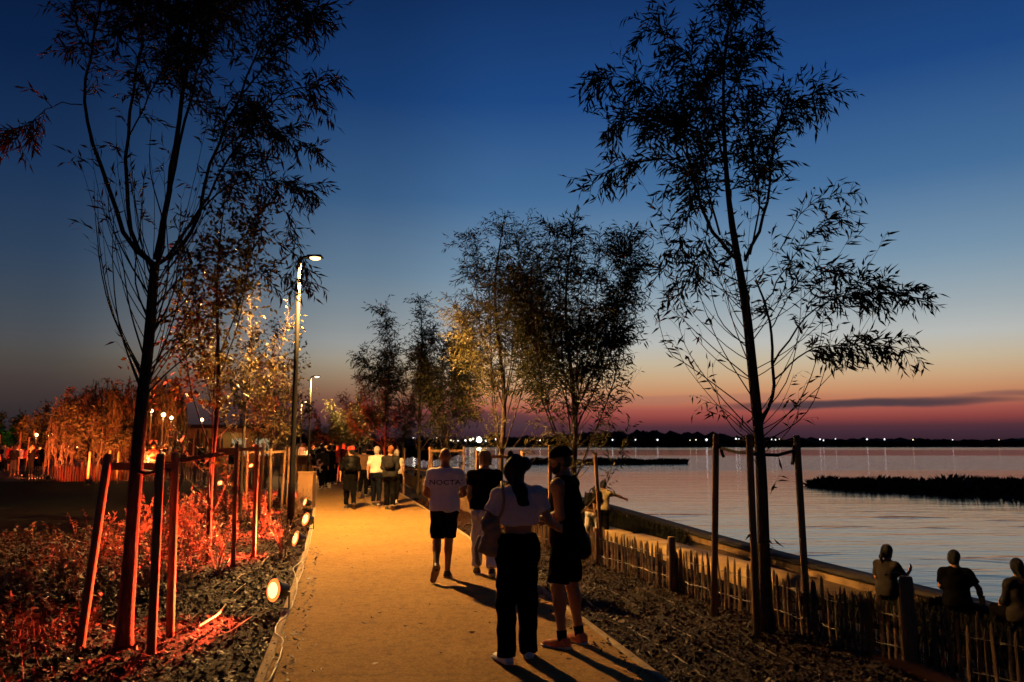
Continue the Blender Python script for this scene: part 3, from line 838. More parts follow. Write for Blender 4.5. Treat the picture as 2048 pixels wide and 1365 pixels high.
    # ---- hair
    if hair:
        D = SDF(); g = r(.012)
        fc = (hc + hf * r(.048) + hu * r(.03), nrm(hf - hu * .75))
        if hair == 'shaved':
            D.ell(hc + hu * r(.020) - hf * r(.010), HF, (r(.0765), r(.0965), r(.0995)), .02, clip=(hc - hu * r(.005) + hf * r(.03), nrm(hf * .8 - hu)))
        else:
            D.ell(hc + hu * r(.022) - hf * r(.012), HF, (r(.078) + g, r(.096) + g, r(.098) + g), .02, clip=fc)
            D.ell(hc - hf * r(.045) - hu * r(.03), HF, (r(.068) + g, r(.055) + g, r(.075) + g), .03)
        if hair == 'bun':
            D.ell(hc - hf * r(.12) + hu * r(.03), HF, (r(.045),) * 3, .02)
        if hair == 'pony':
            D.cap(hc - hf * r(.11) + hu * r(.01), hc - hf * r(.15) - hu * r(.09), r(.032), r(.03), .02)
            D.cap(hc - hf * r(.15) - hu * r(.09), hc - hf * r(.13) - hu * r(.19), r(.03), r(.012), .02)
        if hair == 'tied':
            D.cap(hc - hf * r(.10) - hu * r(.03), hc - hf * r(.12) - hu * r(.10), r(.03), r(.012), .02)
        if hair in ('long', 'half_up'):
            D.cap(hc - hf * r(.06) - hu * r(.04), T(.94) - fw * r(.075) + rt * r(.012), r(.074), r(.058), .04, flat=(fw, .75))
            D.cap(T(.94) - fw * r(.085) + rt * r(.015), T(.76) - fw * r(.128) + rt * r(.03), r(.060), r(.040), .04, flat=(fw, .65))
            D.cap(T(.78) - fw * r(.125) + rt * r(.03), T(.73) - fw * r(.130) + rt * r(.075), r(.036), r(.012), .03)
        if hair == 'half_up':
            D.cap(hc + hu * r(.065) - hr * r(.062) - hf * r(.01), hc + hu * r(.132) - hr * r(.066) - hf * r(.03), r(.040), r(.026), .025)
            D.ell(hc + hu * r(.048) + hr * r(.082) - hf * r(.03), HF, (r(.062), r(.06), r(.068)), .02)
            D.ell(hc - hu * r(.01) - hf * r(.065), HF, (r(.088), r(.06), r(.085)), .03)
        out['hair'] = D.mesh('hair', v if v < .012 else v * .8, (.0045, 60, 12, h) if v < .012 else None)
    fr = dict(J=J, T=T, FR=FR, HF=HF, up=up, rt=rt, fw=fw, k=k, hc=hc, r=r)
    return out, fr

def person(label, pos, rot, h, pz, mats, group=None, cache=None, **kw):
    t = thing('person', label, 'person', pos, R(rot), group)
    L, fr = figure(h, pz, **kw)
    ph = []
    nm = {'top': mats.get('topname', 'shirt'), 'bottom': mats.get('botname', 'trousers')}
    for key, me in L.items():
        k2 = key.rstrip('LR') if key[:4] in ('shoe', 'sole') else key
        if k2 == 'sole': continue
        o = obj(nm.get(k2, k2), me, mats[k2], t)
        if k2 == 'shoe': obj('sole', L['sole' + key[-1]], mats.get('sole', M['rubber_sole']), o)
    return t, fr, L
# ------------------------------------------------------------------ trees and plants
class Leaves:
    def __init__(self): self.b, self.d, self.n, self.l, self.w = [], [], [], [], []
    def add(self, b, d, n, l, w):
        self.b.append(b); self.d.append(d); self.n.append(n); self.l.append(l); self.w.append(w)
    def arrays(self):
        b = np.concatenate(self.b); d = np.concatenate(self.d); n = np.concatenate(self.n); l = np.concatenate(self.l); w = np.concatenate(self.w)
        d = d / (np.linalg.norm(d, axis=1, keepdims=True) + 1e-9)
        s = np.cross(d, n); s /= (np.linalg.norm(s, axis=1, keepdims=True) + 1e-9)
        u = np.cross(s, d)
        m1 = b + d * (l * .38)[:, None]
        droop = u * (l * .10)[:, None]
        v = np.stack([b, m1 + s * (w * .5)[:, None] + droop * .6, b + d * l[:, None] - droop * .6, m1 - s * (w * .5)[:, None] + droop * .6], 1).reshape(-1, 3)
        return v
class Twigs:
    """thin three-sided twigs, many in one mesh"""
    def __init__(self): self.v, self.q, self.c = [], [], 0
    def add(self, pts, r0, r1):
        pts = np.asarray(pts); n = len(pts)
        t = np.gradient(pts, axis=0); t /= (np.linalg.norm(t, axis=1, keepdims=True) + 1e-9)
        ref = np.array([.31, .86, .2]); a = np.cross(t, ref); a /= (np.linalg.norm(a, axis=1, keepdims=True) + 1e-9); b = np.cross(t, a)
        rr = np.linspace(r0, r1, n)[:, None]
        ring = np.stack([pts + (a * math.cos(th) + b * math.sin(th)) * rr for th in (0, 2.094, 4.189)], 1).reshape(-1, 3)
        i = np.arange(n - 1)[:, None, None] * 3; k = np.arange(3)[None, :, None]
        q = np.concatenate([i + k, i + (k + 1) % 3, i + 3 + (k + 1) % 3, i + 3 + k], 2).reshape(-1, 4) + self.c
        self.v.append(ring); self.q.append(q); self.c += len(ring)
def spline(pts, n):
    p = np.asarray(pts, float)
    if len(p) < 3:
        return p[0] + (p[-1] - p[0]) * np.linspace(0, 1, n)[:, None]
    q = np.concatenate([[2 * p[0] - p[1]], p, [2 * p[-1] - p[-2]]])
    seg = np.linalg.norm(np.diff(p, axis=0), axis=1) + 1e-6; cum = np.concatenate([[0], np.cumsum(seg)]) / seg.sum()
    out = []
    for t in np.linspace(0, 1, n):
        i = min(int(np.searchsorted(cum, t, 'right')) - 1, len(p) - 2); u = (t - cum[i]) / (cum[i + 1] - cum[i])
        a, b, c, d = q[i], q[i + 1], q[i + 2], q[i + 3]
        out.append(.5 * (2 * b + (c - a) * u + (2 * a - 5 * b + 4 * c - d) * u * u + (3 * b - a - 3 * c + d) * u ** 3))
    return np.array(out)
def unit(v): return v / (np.linalg.norm(v) + 1e-9)
LUSH, SHL = 1.9, .74
class Tree:
    def __init__(self, base, seed, leaf=(.115, .016), gap=.034, droop=.55, side=.8):
        self.base = np.array(base, float); self.r = np.random.default_rng(seed)
        self.L = Leaves(); self.T = Twigs(); self.leaf = leaf; self.gap = gap; self.droop = droop; self.side = side
        self.limbs = []; self.lush = LUSH; self.shl = SHL; self.lr = .66
    def shoot(self, p, d, ln, r0=.004, leafy=1.0, start=.1):
        r = self.r; n = 6; pts = [p]; d = unit(d)
        for i in range(n):
            p = p + d * ln / n; pts.append(p)
            d = unit(d + np.array([0, 0, -self.droop / n]) + r.normal(0, .07, 3))
        pts = np.array(pts)
        self.T.add(pts, r0, .0012)
        m = int(ln / self.gap * leafy)
        if m < 1: return pts
        t = np.linspace(start, 1, m) * n; i = np.minimum(t.astype(int), n - 1); f = (t - i)[:, None]
        b = pts[i] * (1 - f) + pts[i + 1] * f; tg = pts[i + 1] - pts[i]; tg /= np.linalg.norm(tg, axis=1, keepdims=True) + 1e-9
        sd = np.cross(tg, r.normal(0, 1, (m, 3))); sd /= np.linalg.norm(sd, axis=1, keepdims=True) + 1e-9
        ld = tg * .75 + sd * self.side * r.uniform(.6, 1.2, (m, 1)) + np.array([0, 0, -.30])
        self.L.add(b, ld, r.normal(0, 1, (m, 3)) + np.array([0, 0, .4]), self.leaf[0] * r.uniform(.6, 1.15, m), self.leaf[1] * r.uniform(.75, 1.2, m))
        return pts
    def limb(self, pts, r0, r1, n=14, keep=True):
        s = spline(pts, n)
        s[1:-1] += self.r.normal(0, .008, (n - 2, 3))
        if keep: self.limbs.append((s, np.linspace(r0 * self.lr, r1 * .8, n)))
        return s
    def dress(self, s, t0, count, ln, spread=.8, up=.35, leafy=1.0, sub=0.0):
        """leafy shoots along the outer part of a limb"""
        r = self.r; n = len(s) - 1
        ln = ln * self.shl
        for t in np.sort(r.uniform(t0, 1, int(count * self.lush))):
            i = min(int(t * n), n - 1); f = t * n - i
            p = s[i] * (1 - f) + s[i + 1] * f; tg = unit(s[i + 1] - s[i])
            sd = unit(np.cross(tg, r.normal(0, 1, 3)))
            d = tg * r.uniform(.3, .9) + sd * spread * r.uniform(.5, 1.2) + np.array([0, 0, up * r.uniform(-.4, 1)])
            l = ln * r.uniform(.55, 1.2)
            w = self.shoot(p, d, l, .005, leafy)
            if r.random() < sub:
                for _ in range(2):
                    j = r.integers(1, 5); self.shoot(w[j], unit(w[j + 1] - w[j]) + unit(r.normal(0, 1, 3)) * .8, l * .6, .003, leafy)
    def whip(self, p, d, ln, bend=.5, r0=.008, leaf_from=.6, leafy=.6, n=10):
        """thin shoot that leaves the stem outwards and turns up"""
        r = self.r; pts = [p]; d = unit(d)
        for i in range(n):
            p = p + d * ln / n; pts.append(p)
            d = unit(d + np.array([0, 0, bend / n * (1 if i < n * .7 else .2)]) + r.normal(0, .035, 3))
        pts = np.array(pts); self.T.add(pts, r0, .0015)
        if leafy > 0:
            for t in r.uniform(leaf_from, 1, int(6 * ln * leafy) + 1):
                i = min(int(t * n), n - 1); self.shoot(pts[i], unit(pts[i + 1] - pts[i]) + unit(r.normal(0, 1, 3)) * .7, r.uniform(.15, .35), .002, .9)
        return pts
    def finish(self, name, label, trunk, tr, leafmat, group=None, cat='tree', sides=10, bark=None):
        b = self.base; bark = bark or M['bark']
        t = thing(name, label, cat, tuple(b), 0, group)
        s = np.asarray(trunk) - b; rr = np.array(tr, float)
        rr = rr * .72; s2 = spline(s, 26); r2 = np.interp(np.linspace(0, 1, 26), np.linspace(0, 1, len(rr)), rr)
        r2[0] *= 1.12
        r2 = r2 * (1 + self.r.normal(0, .035, 26))
        MB().tube(s2, list(r2), sides).build('trunk', bark, t, True)
        for pts, rad in self.limbs:
            MB().tube(pts - b, list(rad), 7).build('limb', bark, t, True)
        if self.T.v:
            obj('twig_growth', mesh_np('twig_growth', np.concatenate(self.T.v) - b, quads=np.concatenate(self.T.q)), M['twig'], t, kind='stuff')
        if self.L.b:
            v = self.L.arrays() - b
            o = obj('crown', mesh_np('crown', v, quads=np.arange(len(v)).reshape(-1, 4)), leafmat, t, kind='stuff')
        return t
def px_limb(pts, y0, dys):
    """survey a limb: picture points at the tree's distance plus a depth of its own"""
    n = len(pts)
    return [np.array(P(x, y, y0 + float(np.interp(i / (n - 1), np.linspace(0, 1, len(dys)), dys)))) for i, (x, y) in enumerate(pts)]

# ---- big willow on the right
b = G(1530, 1262); Y0 = b.y
LUSH = 2.0
t = Tree(b, 21, leaf=(.135, .024), gap=.034, droop=.75)
trunk = px_limb([(1533, 1262), (1526, 1050), (1520, 900), (1503, 720), (1491, 610), (1476, 520), (1460, 420), (1450, 300), (1447, 150), (1458, 40), (1478, -30)], Y0, (0, 0))
def L_(pts, dys, r0, r1, t0, cnt, ln, **kw):
    s = t.limb(px_limb(pts, Y0, dys), r0, r1)
    t.dress(s, t0, cnt, ln, **kw); return s
L_([(1478, 522), (1420, 455), (1385, 350), (1365, 270), (1330, 215)], (0, -.3), .032, .010, .35, 34, .5, sub=.5)
L_([(1385, 350), (1345, 240), (1290, 175), (1235, 155), (1188, 165)], (-.1, -.5), .014, .004, .15, 26, .42, sub=.4)
L_([(1365, 300), (1310, 250), (1260, 235), (1215, 250)], (.1, .5), .012, .004, .2, 18, .42, sub=.4)
L_([(1395, 360), (1330, 322), (1250, 328), (1195, 360), (1166, 385)], (0, -.2), .014, .003, .3, 18, .38)
L_([(1490, 522), (1530, 430), (1543, 330), (1560, 230), (1600, 195), (1645, 190)], (0, .3), .028, .006, .4, 34, .45, sub=.4)
L_([(1452, 330), (1415, 220), (1380, 120), (1340, 75), (1296, 50)], (0, .4), .020, .004, .3, 32, .45, sub=.4)
L_([(1448, 220), (1480, 150), (1500, 100), (1530, 60)], (0, -.3), .016, .004, .2, 20, .4, sub=.3)
L_([(1500, 510), (1520, 400), (1500, 280), (1490, 200)], (0, -.5), .016, .005, .3, 30, .42, sub=.4)
L_([(1440, 470), (1410, 350), (1420, 230), (1430, 130)], (.05, .6), .018, .005, .3, 34, .42, sub=.4)
for q in ([(1410, 300), (1390, 380), (1370, 470), (1340, 520), (1315, 545)], [(1420, 440), (1400, 520), (1375, 560), (1350, 600)]):
    L_(q, (-.2, -.3), .008, .002, .15, 16, .32)
top = t.limb(px_limb([(1447, 150), (1458, 40), (1478, -30)], Y0, (0, 0)), .014, .006, 8); t.dress(top, .1, 26, .45, sub=.3)
L_([(1518, 860), (1543, 800), (1545, 700), (1532, 610), (1512, 560)], (0, .2), .030, .012, .7, 6, .3)
L_([(1545, 730), (1595, 655), (1660, 600), (1740, 588), (1800, 590), (1845, 600)], (.1, .4), .016, .003, .35, 30, .36, sub=.35)
L_([(1548, 760), (1610, 705), (1680, 690), (1750, 690), (1812, 702)], (.1, -.2), .014, .003, .3, 24, .32, sub=.3)
L_([(1690, 605), (1730, 570), (1760, 585)], (.2, .2), .006, .002, .1, 10, .3)
L_([(1525, 620), (1570, 540), (1620, 470), (1660, 435), (1690, 432)], (.1, .2), .012, .002, .3, 18, .26, leafy=.8)
L_([(1560, 500), (1600, 430), (1640, 400), (1712, 383)], (.1, .3), .008, .002, .3, 12, .24, leafy=.7)
L_([(1540, 660), (1600, 560), (1650, 530), (1690, 545)], (.1, -.3), .010, .002, .3, 14, .28, leafy=.8)
for q in ([(1512, 870), (1430, 780), (1370, 690), (1352, 610)], [(1505, 760), (1420, 690), (1340, 610), (1325, 560)], [(1508, 800), (1440, 690), (1400, 590), (1385, 520)], [(1500, 700), (1440, 640), (1420, 560), (1418, 480)],
          [(1518, 880), (1450, 820), (1405, 800)], [(1515, 890), (1470, 860), (1440, 810), (1425, 740)], [(1520, 880), (1600, 800), (1640, 690), (1650, 560)], [(1522, 890), (1610, 830), (1650, 740), (1665, 640)], [(1500, 690), (1560, 600), (1580, 520)],
          [(1516, 840), (1575, 760), (1600, 640), (1602, 520)], [(1503, 740), (1465, 640), (1450, 560), (1448, 500)], [(1510, 830), (1390, 740), (1335, 700), (1310, 620), (1270, 590)], [(1520, 900), (1560, 880), (1590, 840), (1610, 770)]):
    s = spline(px_limb(q, Y0, (0, t.r.uniform(-.5, .5))), 12); t.T.add(s, .008, .002)
    for i in range(5, 12):
        if t.r.random() < .55: t.shoot(s[i], unit(s[min(i + 1, 11)] - s[i - 1]) + unit(t.r.normal(0, 1, 3)) * .6, t.r.uniform(.12, .28), .002, .6)
tr_o = np.array(trunk)
for _ in range(26):
    i = t.r.uniform(1.6, 4.5); p = tr_o[int(i)] * (1 - i % 1) + tr_o[int(i) + 1] * (i % 1)
    a = t.r.uniform(0, 6.28); t.whip(p, np.array([math.cos(a), math.sin(a), .5]), t.r.uniform(.6, 1.9), 1.1, .006, .5, .35)
for px, py in ((1540, 990), (1550, 1100), (1495, 1100), (1530, 905)):
    p = np.array(P(px, py, Y0)); t.shoot(p, np.array([t.r.normal() * .6, -.3, .5]), .3, .003, .6)
t.finish('willow_tree', 'tall slender willow beside the lake between three stakes, black against the sunset sky', trunk, [.108, .082, .078, .072, .068, .062, .045, .034, .022, .012, .006], M['willow_leaf'])

# ---- big willow on the left
b = G(247, 1292); Y0 = b.y
LUSH = 1.25
t = Tree(b, 31, leaf=(.125, .021), gap=.032, droop=.8)
trunk = px_limb([(247, 1292), (262, 1090), (280, 850), (296, 700), (304, 600), (310, 525)], Y0, (0, 0))
L_([(308, 530), (255, 480), (215, 370), (170, 210), (185, 100), (205, -20)], (0, -.3), .036, .010, .62, 22, .38)
L_([(306, 528), (265, 470), (252, 290), (275, 130), (300, -30)], (0, .3), .034, .010, .6, 30, .42, sub=.3)
L_([(312, 520), (335, 400), (365, 190), (385, 30), (392, -70)], (0, 0), .046, .014, .5, 44, .48, sub=.4)
L_([(316, 524), (335, 420), (350, 330), (400, 130), (440, 0), (455, -60)], (0, .5), .030, .008, .5, 40, .48, sub=.5)
L_([(318, 527), (375, 480), (425, 320), (480, 190), (530, 70), (570, -10)], (0, -.3), .030, .006, .45, 44, .48, sub=.5)
L_([(330, 520), (400, 420), (470, 300), (540, 210), (600, 175), (655, 180)], (.1, -.5), .022, .004, .40, 44, .42, sub=.5)
L_([(350, 490), (430, 390), (500, 360), (570, 365), (630, 390)], (.1, .2), .018, .003, .3, 34, .40, sub=.4)
L_([(430, 310), (500, 260), (560, 260), (620, 300)], (.1, .1), .014, .003, .2, 28, .40, sub=.4)
L_([(480, 190), (540, 120), (590, 50), (640, 20)], (-.2, -.6), .014, .003, .15, 34, .42, sub=.5)
L_([(165, 210), (135, 207), (100, 215), (65, 245), (30, 280)], (-.2, -.3), .008, .003, .35, 20, .34, sub=.3)
L_([(190, 110), (160, 60), (150, 20)], (-.3, -.5), .010, .003, .1, 18, .34)
L_([(180, 120), (150, 90), (132, 105)], (-.2, -.2), .006, .002, .2, 10, .3)
for q, c in (([(260, 270), (330, 120), (340, 0), (345, -60)], 40), ([(380, 60), (430, 40), (480, 10), (520, -40)], 34), ([(290, 60), (260, 20), (240, -30)], 26), ([(370, 160), (330, 60), (310, -20)], 30), ([(420, 130), (400, 60), (420, -20)], 34), ([(210, 30), (250, 10), (280, -30)], 18), ([(560, 20), (600, 10), (625, 30)], 16)):
    L_(q, (t.r.uniform(-.4, .4), t.r.uniform(-.9, .9)), .012, .004, .1, c, .46, sub=.5)
for q in ([(425, 330), (470, 250), (500, 230)], [(520, 370), (570, 420), (600, 500), (612, 560)], [(480, 420), (540, 470), (600, 520), (618, 570)], [(440, 560), (520, 550), (600, 560)]):
    L_(q, (.1, .5), .006, .002, .2, 13, .34)
for q in ([(292, 760), (230, 640), (200, 500), (195, 380)], [(290, 770), (215, 600), (192, 450), (188, 360)], [(288, 790), (240, 660), (225, 520), (230, 400)], [(296, 740), (260, 620), (240, 500), (205, 420)], [(294, 770), (340, 660), (365, 560), (372, 470)], [(296, 745), (350, 690), (400, 660)],
          [(293, 790), (330, 750), (385, 700), (420, 640)], [(300, 680), (345, 590), (358, 500), (362, 400)], [(300, 650), (270, 560), (282, 440), (290, 330)], [(298, 700), (335, 560), (332, 440), (328, 340)], [(303, 620), (360, 560), (430, 520)], [(304, 600), (250, 510), (218, 430), (222, 350)], [(290, 800), (262, 730), (240, 650)],
          [(306, 560), (330, 470), (300, 340), (305, 220)], [(300, 660), (372, 600), (400, 520), (410, 440)]):
    s = spline(px_limb(q, Y0, (0, t.r.uniform(-.6, .6))), 12); t.T.add(s, .011, .002)
    for i in range(6, 12):
        if t.r.random() < .4: t.shoot(s[i], unit(s[min(i + 1, 11)] - s[i - 1]) + unit(t.r.normal(0, 1, 3)) * .5, t.r.uniform(.1, .25), .002, .3)
tr_o = np.array(trunk)
for _ in range(34):
    i = t.r.uniform(2.2, 4.8); p = tr_o[int(i)] * (1 - i % 1) + tr_o[int(i) + 1] * (i % 1)
    a = t.r.uniform(0, 6.28); t.whip(p, np.array([math.cos(a) * .6, math.sin(a) * .6, .8]), t.r.uniform(.7, 2.0), 1.3, .006, .8, .06)
t.finish('willow_tree', 'large many-limbed willow in the red-lit bed at left, taller than all others', trunk, [.105, .088, .08, .074, .068, .06], M['redlit_leaf'])

LUSH, SHL = 1.9, 1.0
# ---- generic upright willow with vase of shoots
def vase(base, seed, H, spread, label, fork=.42, nl=7, leafmat=None, leaf=(.12, .018), gap=.05, dens=1.0, r0=.07, lean=(0, 0), whips=24, group=None, side=.8, name='willow_tree', leaf_lo=.35, up=.5, droop=.55):
    t = Tree(base, seed, leaf, gap, droop, side); r = t.r; b = t.base
    ln = np.array([lean[0], lean[1], 0.])
    trunk = [b, b + ln * .2 + [r.normal(0, .03), r.normal(0, .03), H * .2], b + ln * .5 + [r.normal(0, .05), r.normal(0, .05), H * fork], b + ln * .8 + [r.normal(0, .1), r.normal(0, .1), H * .72], b + ln + [0, 0, H * .97]]
    ts = spline(trunk, 20)
    t.dress(ts, .62, int(26 * dens), H * .07, up=up, sub=.4)
    for i in range(nl):
        a = 2 * math.pi * (i + r.uniform(-.3, .3)) / nl
        h0 = H * r.uniform(fork * .45, fork * 1.25); p = ts[min(19, int(h0 / (H * .97) * 19))]
        o = np.array([math.cos(a), math.sin(a), 0]) * spread * r.uniform(.65, 1.1)
        e = np.array([b[0], b[1], 0]) + ln + o + [0, 0, b[2] + H * r.uniform(.62, .98)]
        mid = p + (e - p) * .42 + o * .22
        s = t.limb([p, mid, p + (e - p) * .72 + o * .12, e], r0 * .30, .006, 12)
        t.dress(s, leaf_lo, int(24 * dens), H * .08, up=up, sub=.5)
    for i in range(whips):
        h0 = r.uniform(.12, fork * 1.1); p = ts[int(h0 / .97 * 19)]; a = r.uniform(0, 6.28)
        t.whip(p, np.array([math.cos(a), math.sin(a), .7]), H * r.uniform(.15, .38), 1.0, .006, .5, .5 * dens)
    return t.finish(name, label, trunk, [r0, r0 * .86, r0 * .72, r0 * .42, r0 * .12], leafmat or M['willow_leaf'], group)
def bank(px, d, py=None):
    x = (px - CX) / FPX * d
    return (x, d, -.04)
vase(bank(1150, 13.2), 41, 5.65, 1.0, 'bushy upright willow behind the man in the cap, second in the lakeside row', nl=13, dens=1.9, leaf=(.15, .024), r0=.075, whips=34, fork=.40)
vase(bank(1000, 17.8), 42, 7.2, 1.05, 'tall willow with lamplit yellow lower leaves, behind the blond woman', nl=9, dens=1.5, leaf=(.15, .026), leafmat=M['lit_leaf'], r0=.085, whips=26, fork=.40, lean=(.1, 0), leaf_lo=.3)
vase(bank(895, 24.5), 43, 5.2, 1.2, 'lakeside willow with an orange-lit trunk above the man in the white tee', nl=9, dens=1.9, r0=.08, whips=26, gap=.07, leaf=(.18, .034))
vase(bank(838, 28.5), 44, 7.2, 2.1, 'tall dark willow with drooping outer shoots, left of the white tee man', nl=9, dens=1.7, r0=.09, whips=20, gap=.07, leaf=(.20, .036), droop=.9, leaf_lo=.45)
vase(bank(772, 38), 45, 5.3, 1.9, 'red-lit willow behind the strollers, right of the paler tree', nl=9, dens=1.9, r0=.09, gap=.08, leaf=(.2, .04), leafmat=M['oval_leaf'])
vase(bank(722, 46), 46, 4.9, 1.9, 'dull green tree left of the red-lit willow at the path', nl=9, dens=1.7, r0=.09, gap=.1, leaf=(.24, .05))
vase(bank(672, 58), 47, 4.1, 1.9, 'small dark tree at the far end of the path', nl=9, dens=1.5, r0=.09, gap=.12, leaf=(.28, .07))
vase(bank(700, 66), 48, 4.5, 2.2, 'hazy dark tree half hidden behind the dull green tree', nl=8, dens=1.3, r0=.09, gap=.14, leaf=(.3, .07))
# left row
def ltree(px, d, *a, **k):
    return vase(((px - CX) / FPX * d, d, -.03), *a, name='young_tree', **k)
ltree(433, 12.6, 51, 6.15, .85, 'thin young tree with dark oval leaves, first behind the big left willow', nl=6, leafmat=M['oval_leaf'], leaf=(.11, .055), gap=.065, dens=1.0, r0=.06, whips=8, leaf_lo=.3, side=1.1)
ltree(492, 17.6, 52, 5.2, .9, 'young tree with yellow-lit leaves left of the tall street lamp', nl=7, leafmat=M['oval_leaf'], leaf=(.105, .048), gap=.08, dens=.75, r0=.055, whips=8, leaf_lo=.25, side=1.1)
ltree(548, 22.5, 53, 5.3, 1.0, 'red-leaved young tree just left of the street lamp post', nl=7, leafmat=M['oval_leaf'], leaf=(.11, .055), gap=.085, dens=.9, r0=.055, whips=10, leaf_lo=.2, side=1.1)
ltree(566, 28, 54, 5.0, 1.0, 'small bright red tree behind the street lamp post', nl=7, leafmat=M['oval_leaf'], leaf=(.13, .065), gap=.1, dens=.9, r0=.05, whips=8, leaf_lo=.2, side=1.1)
ltree(520, 34, 55, 4.6, 1.1, 'farther red-lit tree between two young trees of the left row', nl=7, leafmat=M['oval_leaf'], leaf=(.16, .08), gap=.12, dens=.9, r0=.05, whips=6, leaf_lo=.2, side=1.1)
# left background
ltree(205, 36, 56, 3.7, 1.7, 'small spreading tree glowing orange in front of the weeping willow', nl=10, leafmat=M['far_leaf'], leaf=(.2, .06), gap=.1, dens=1.2, r0=.07, whips=16, fork=.4)
ltree(95, 55, 57, 4.6, 1.7, 'round tree with an orange-lit right side, left of the weeping willow', nl=10, leafmat=M['far_leaf'], leaf=(.3, .1), gap=.13, dens=2.2, r0=.1, whips=10, leaf_lo=.2)
ltree(8, 58, 58, 4.0, 1.6, 'tree at the left edge lit orange and green', nl=9, leafmat=M['far_leaf'], leaf=(.3, .1), gap=.13, dens=2.0, r0=.1, whips=10, leaf_lo=.2)
ltree(45, 75, 59, 4.3, 1.3, 'thin bare-looking dark tree between two lit trees at far left', nl=6, leafmat=M['far_leaf'], leaf=(.3, .06), gap=.3, dens=.5, r0=.08, whips=10)

# weeping willow
def weeping(base, seed, label, lobes):
    t = Tree(base, seed, (.26, .05), .11, 1.0, .35); r = t.r; b = t.base
    trunk = [b, b + [.1, 0, 1.2], b + [0, 0, 2.4], b + [0, 0, 3.4]]
    for cx, cy, rx, h, cnt in lobes:
        for i in range(max(5, cnt // 50)):
            a = r.uniform(0, 6.28); e = b + [cx + math.cos(a) * rx * .6, cy + math.sin(a) * rx * .6, h - .5 + r.normal(0, .2)]
            t.limb([b + [0, 0, 1.8], (b + [0, 0, 2.0] + e) / 2 + [0, 0, .6], e], .09, .02, 9)
        for i in range(cnt):
            a = r.uniform(0, 6.28); q = math.sqrt(r.uniform(0.02, 1))
            top = b + [cx + math.cos(a) * rx * q, cy + math.sin(a) * rx * q, h * (1 - .30 * q ** 3 + .07 * math.sin(a * 3 + q * 4) + .05 * math.sin(a * 7)) + r.normal(0, .14)]
            ln = r.uniform(.45, 1) * (h * (.50 + .34 * q)) * .92
            ln = min(ln, top[2] - b[2] - r.uniform(.5, 1.7)); ln = max(ln, .3)
            o = np.array([math.cos(a), math.sin(a), .2]) * r.uniform(.1, .4)
            pts = np.array([top - o * .6 + [0, 0, -.05], top + [0, 0, .05], top + o * .5 + [0, 0, -.25], top + o * .7 + [r.normal(0, .05), r.normal(0, .05), -ln * .55], top + o * .75 + [r.normal(0, .12), r.normal(0, .12), -ln]])
            s = spline(pts, 9); t.T.add(s, .01, .004)
            m = int(ln / t.gap * 1.5); tt = np.linspace(0, 1, m) * 8; ii_ = np.minimum(tt.astype(int), 7); f = (tt - ii_)[:, None]
            bb = s[ii_] * (1 - f) + s[ii_ + 1] * f
            ld = (s[ii_ + 1] - s[ii_]); ld /= np.linalg.norm(ld, axis=1, keepdims=True) + 1e-9
            t.L.add(bb, ld + r.normal(0, .3, (m, 3)) + [0, 0, -.5], r.normal(0, 1, (m, 3)), t.leaf[0] * r.uniform(.6, 1.1, m), t.leaf[1] * r.uniform(.7, 1.2, m))
    return t.finish('weeping_willow', label, trunk, [.3, .26, .24, .15], M['far_leaf'])
weeping(((225 - CX) / FPX * 45, 45, 0), 61, 'broad weeping willow glowing dark orange at the left behind the stakes', [(-.9, 0, 2.0, 4.7, 430), (.7, .6, 1.3, 4.9, 220), (-2.1, -.4, .9, 3.9, 110)])
weeping(((332 - CX) / FPX * 47, 47, 0), 62, 'tall narrow weeping willow with golden strands behind the lantern posts', [(0, 0, 1.15, 5.2, 330)])
# ------------------------------------------------------------------ lamps
IES = bpy.data.texts.new('street_lamp_distribution')
va = [0, 15, 30, 45, 55, 62, 66, 70, 75, 80, 90, 95]
cd = [540, 560, 630, 740, 800, 780, 660, 380, 140, 50, 0, 0]
IES.write('IESNA:LM-63-1995\nTILT=NONE\n1 1000 1 %d 1 1 2 0 0 0\n1 1 1\n%s\n0\n%s\n' % (len(va), ' '.join(map(str, va)), ' '.join(map(str, cd))))
def lamp(kind, name, loc, energy, col, size=.05, parent=None, aim=None, angle=60, blend=.5):
    l = bpy.data.lights.new(name, kind)
    l.energy = energy; l.color = col
    if kind in ('POINT', 'SPOT'): l.shadow_soft_size = size
    if kind == 'SPOT': l.spot_size = R(angle); l.spot_blend = blend
    o = bpy.data.objects.new(name, l); COL.objects.link(o)
    o.location = loc
    if aim is not None: o.rotation_euler = Vector(aim).to_track_quat('-Z', 'Y').to_euler()
    if parent: o.parent = parent
    return o
SODIUM = (1.0, .50, .135)
em_street = emitter('street_lamp_glass', (1, .58, .22), 4.5)
em_street2 = emitter('far_street_lamp_glass', (1, .70, .38), 10)
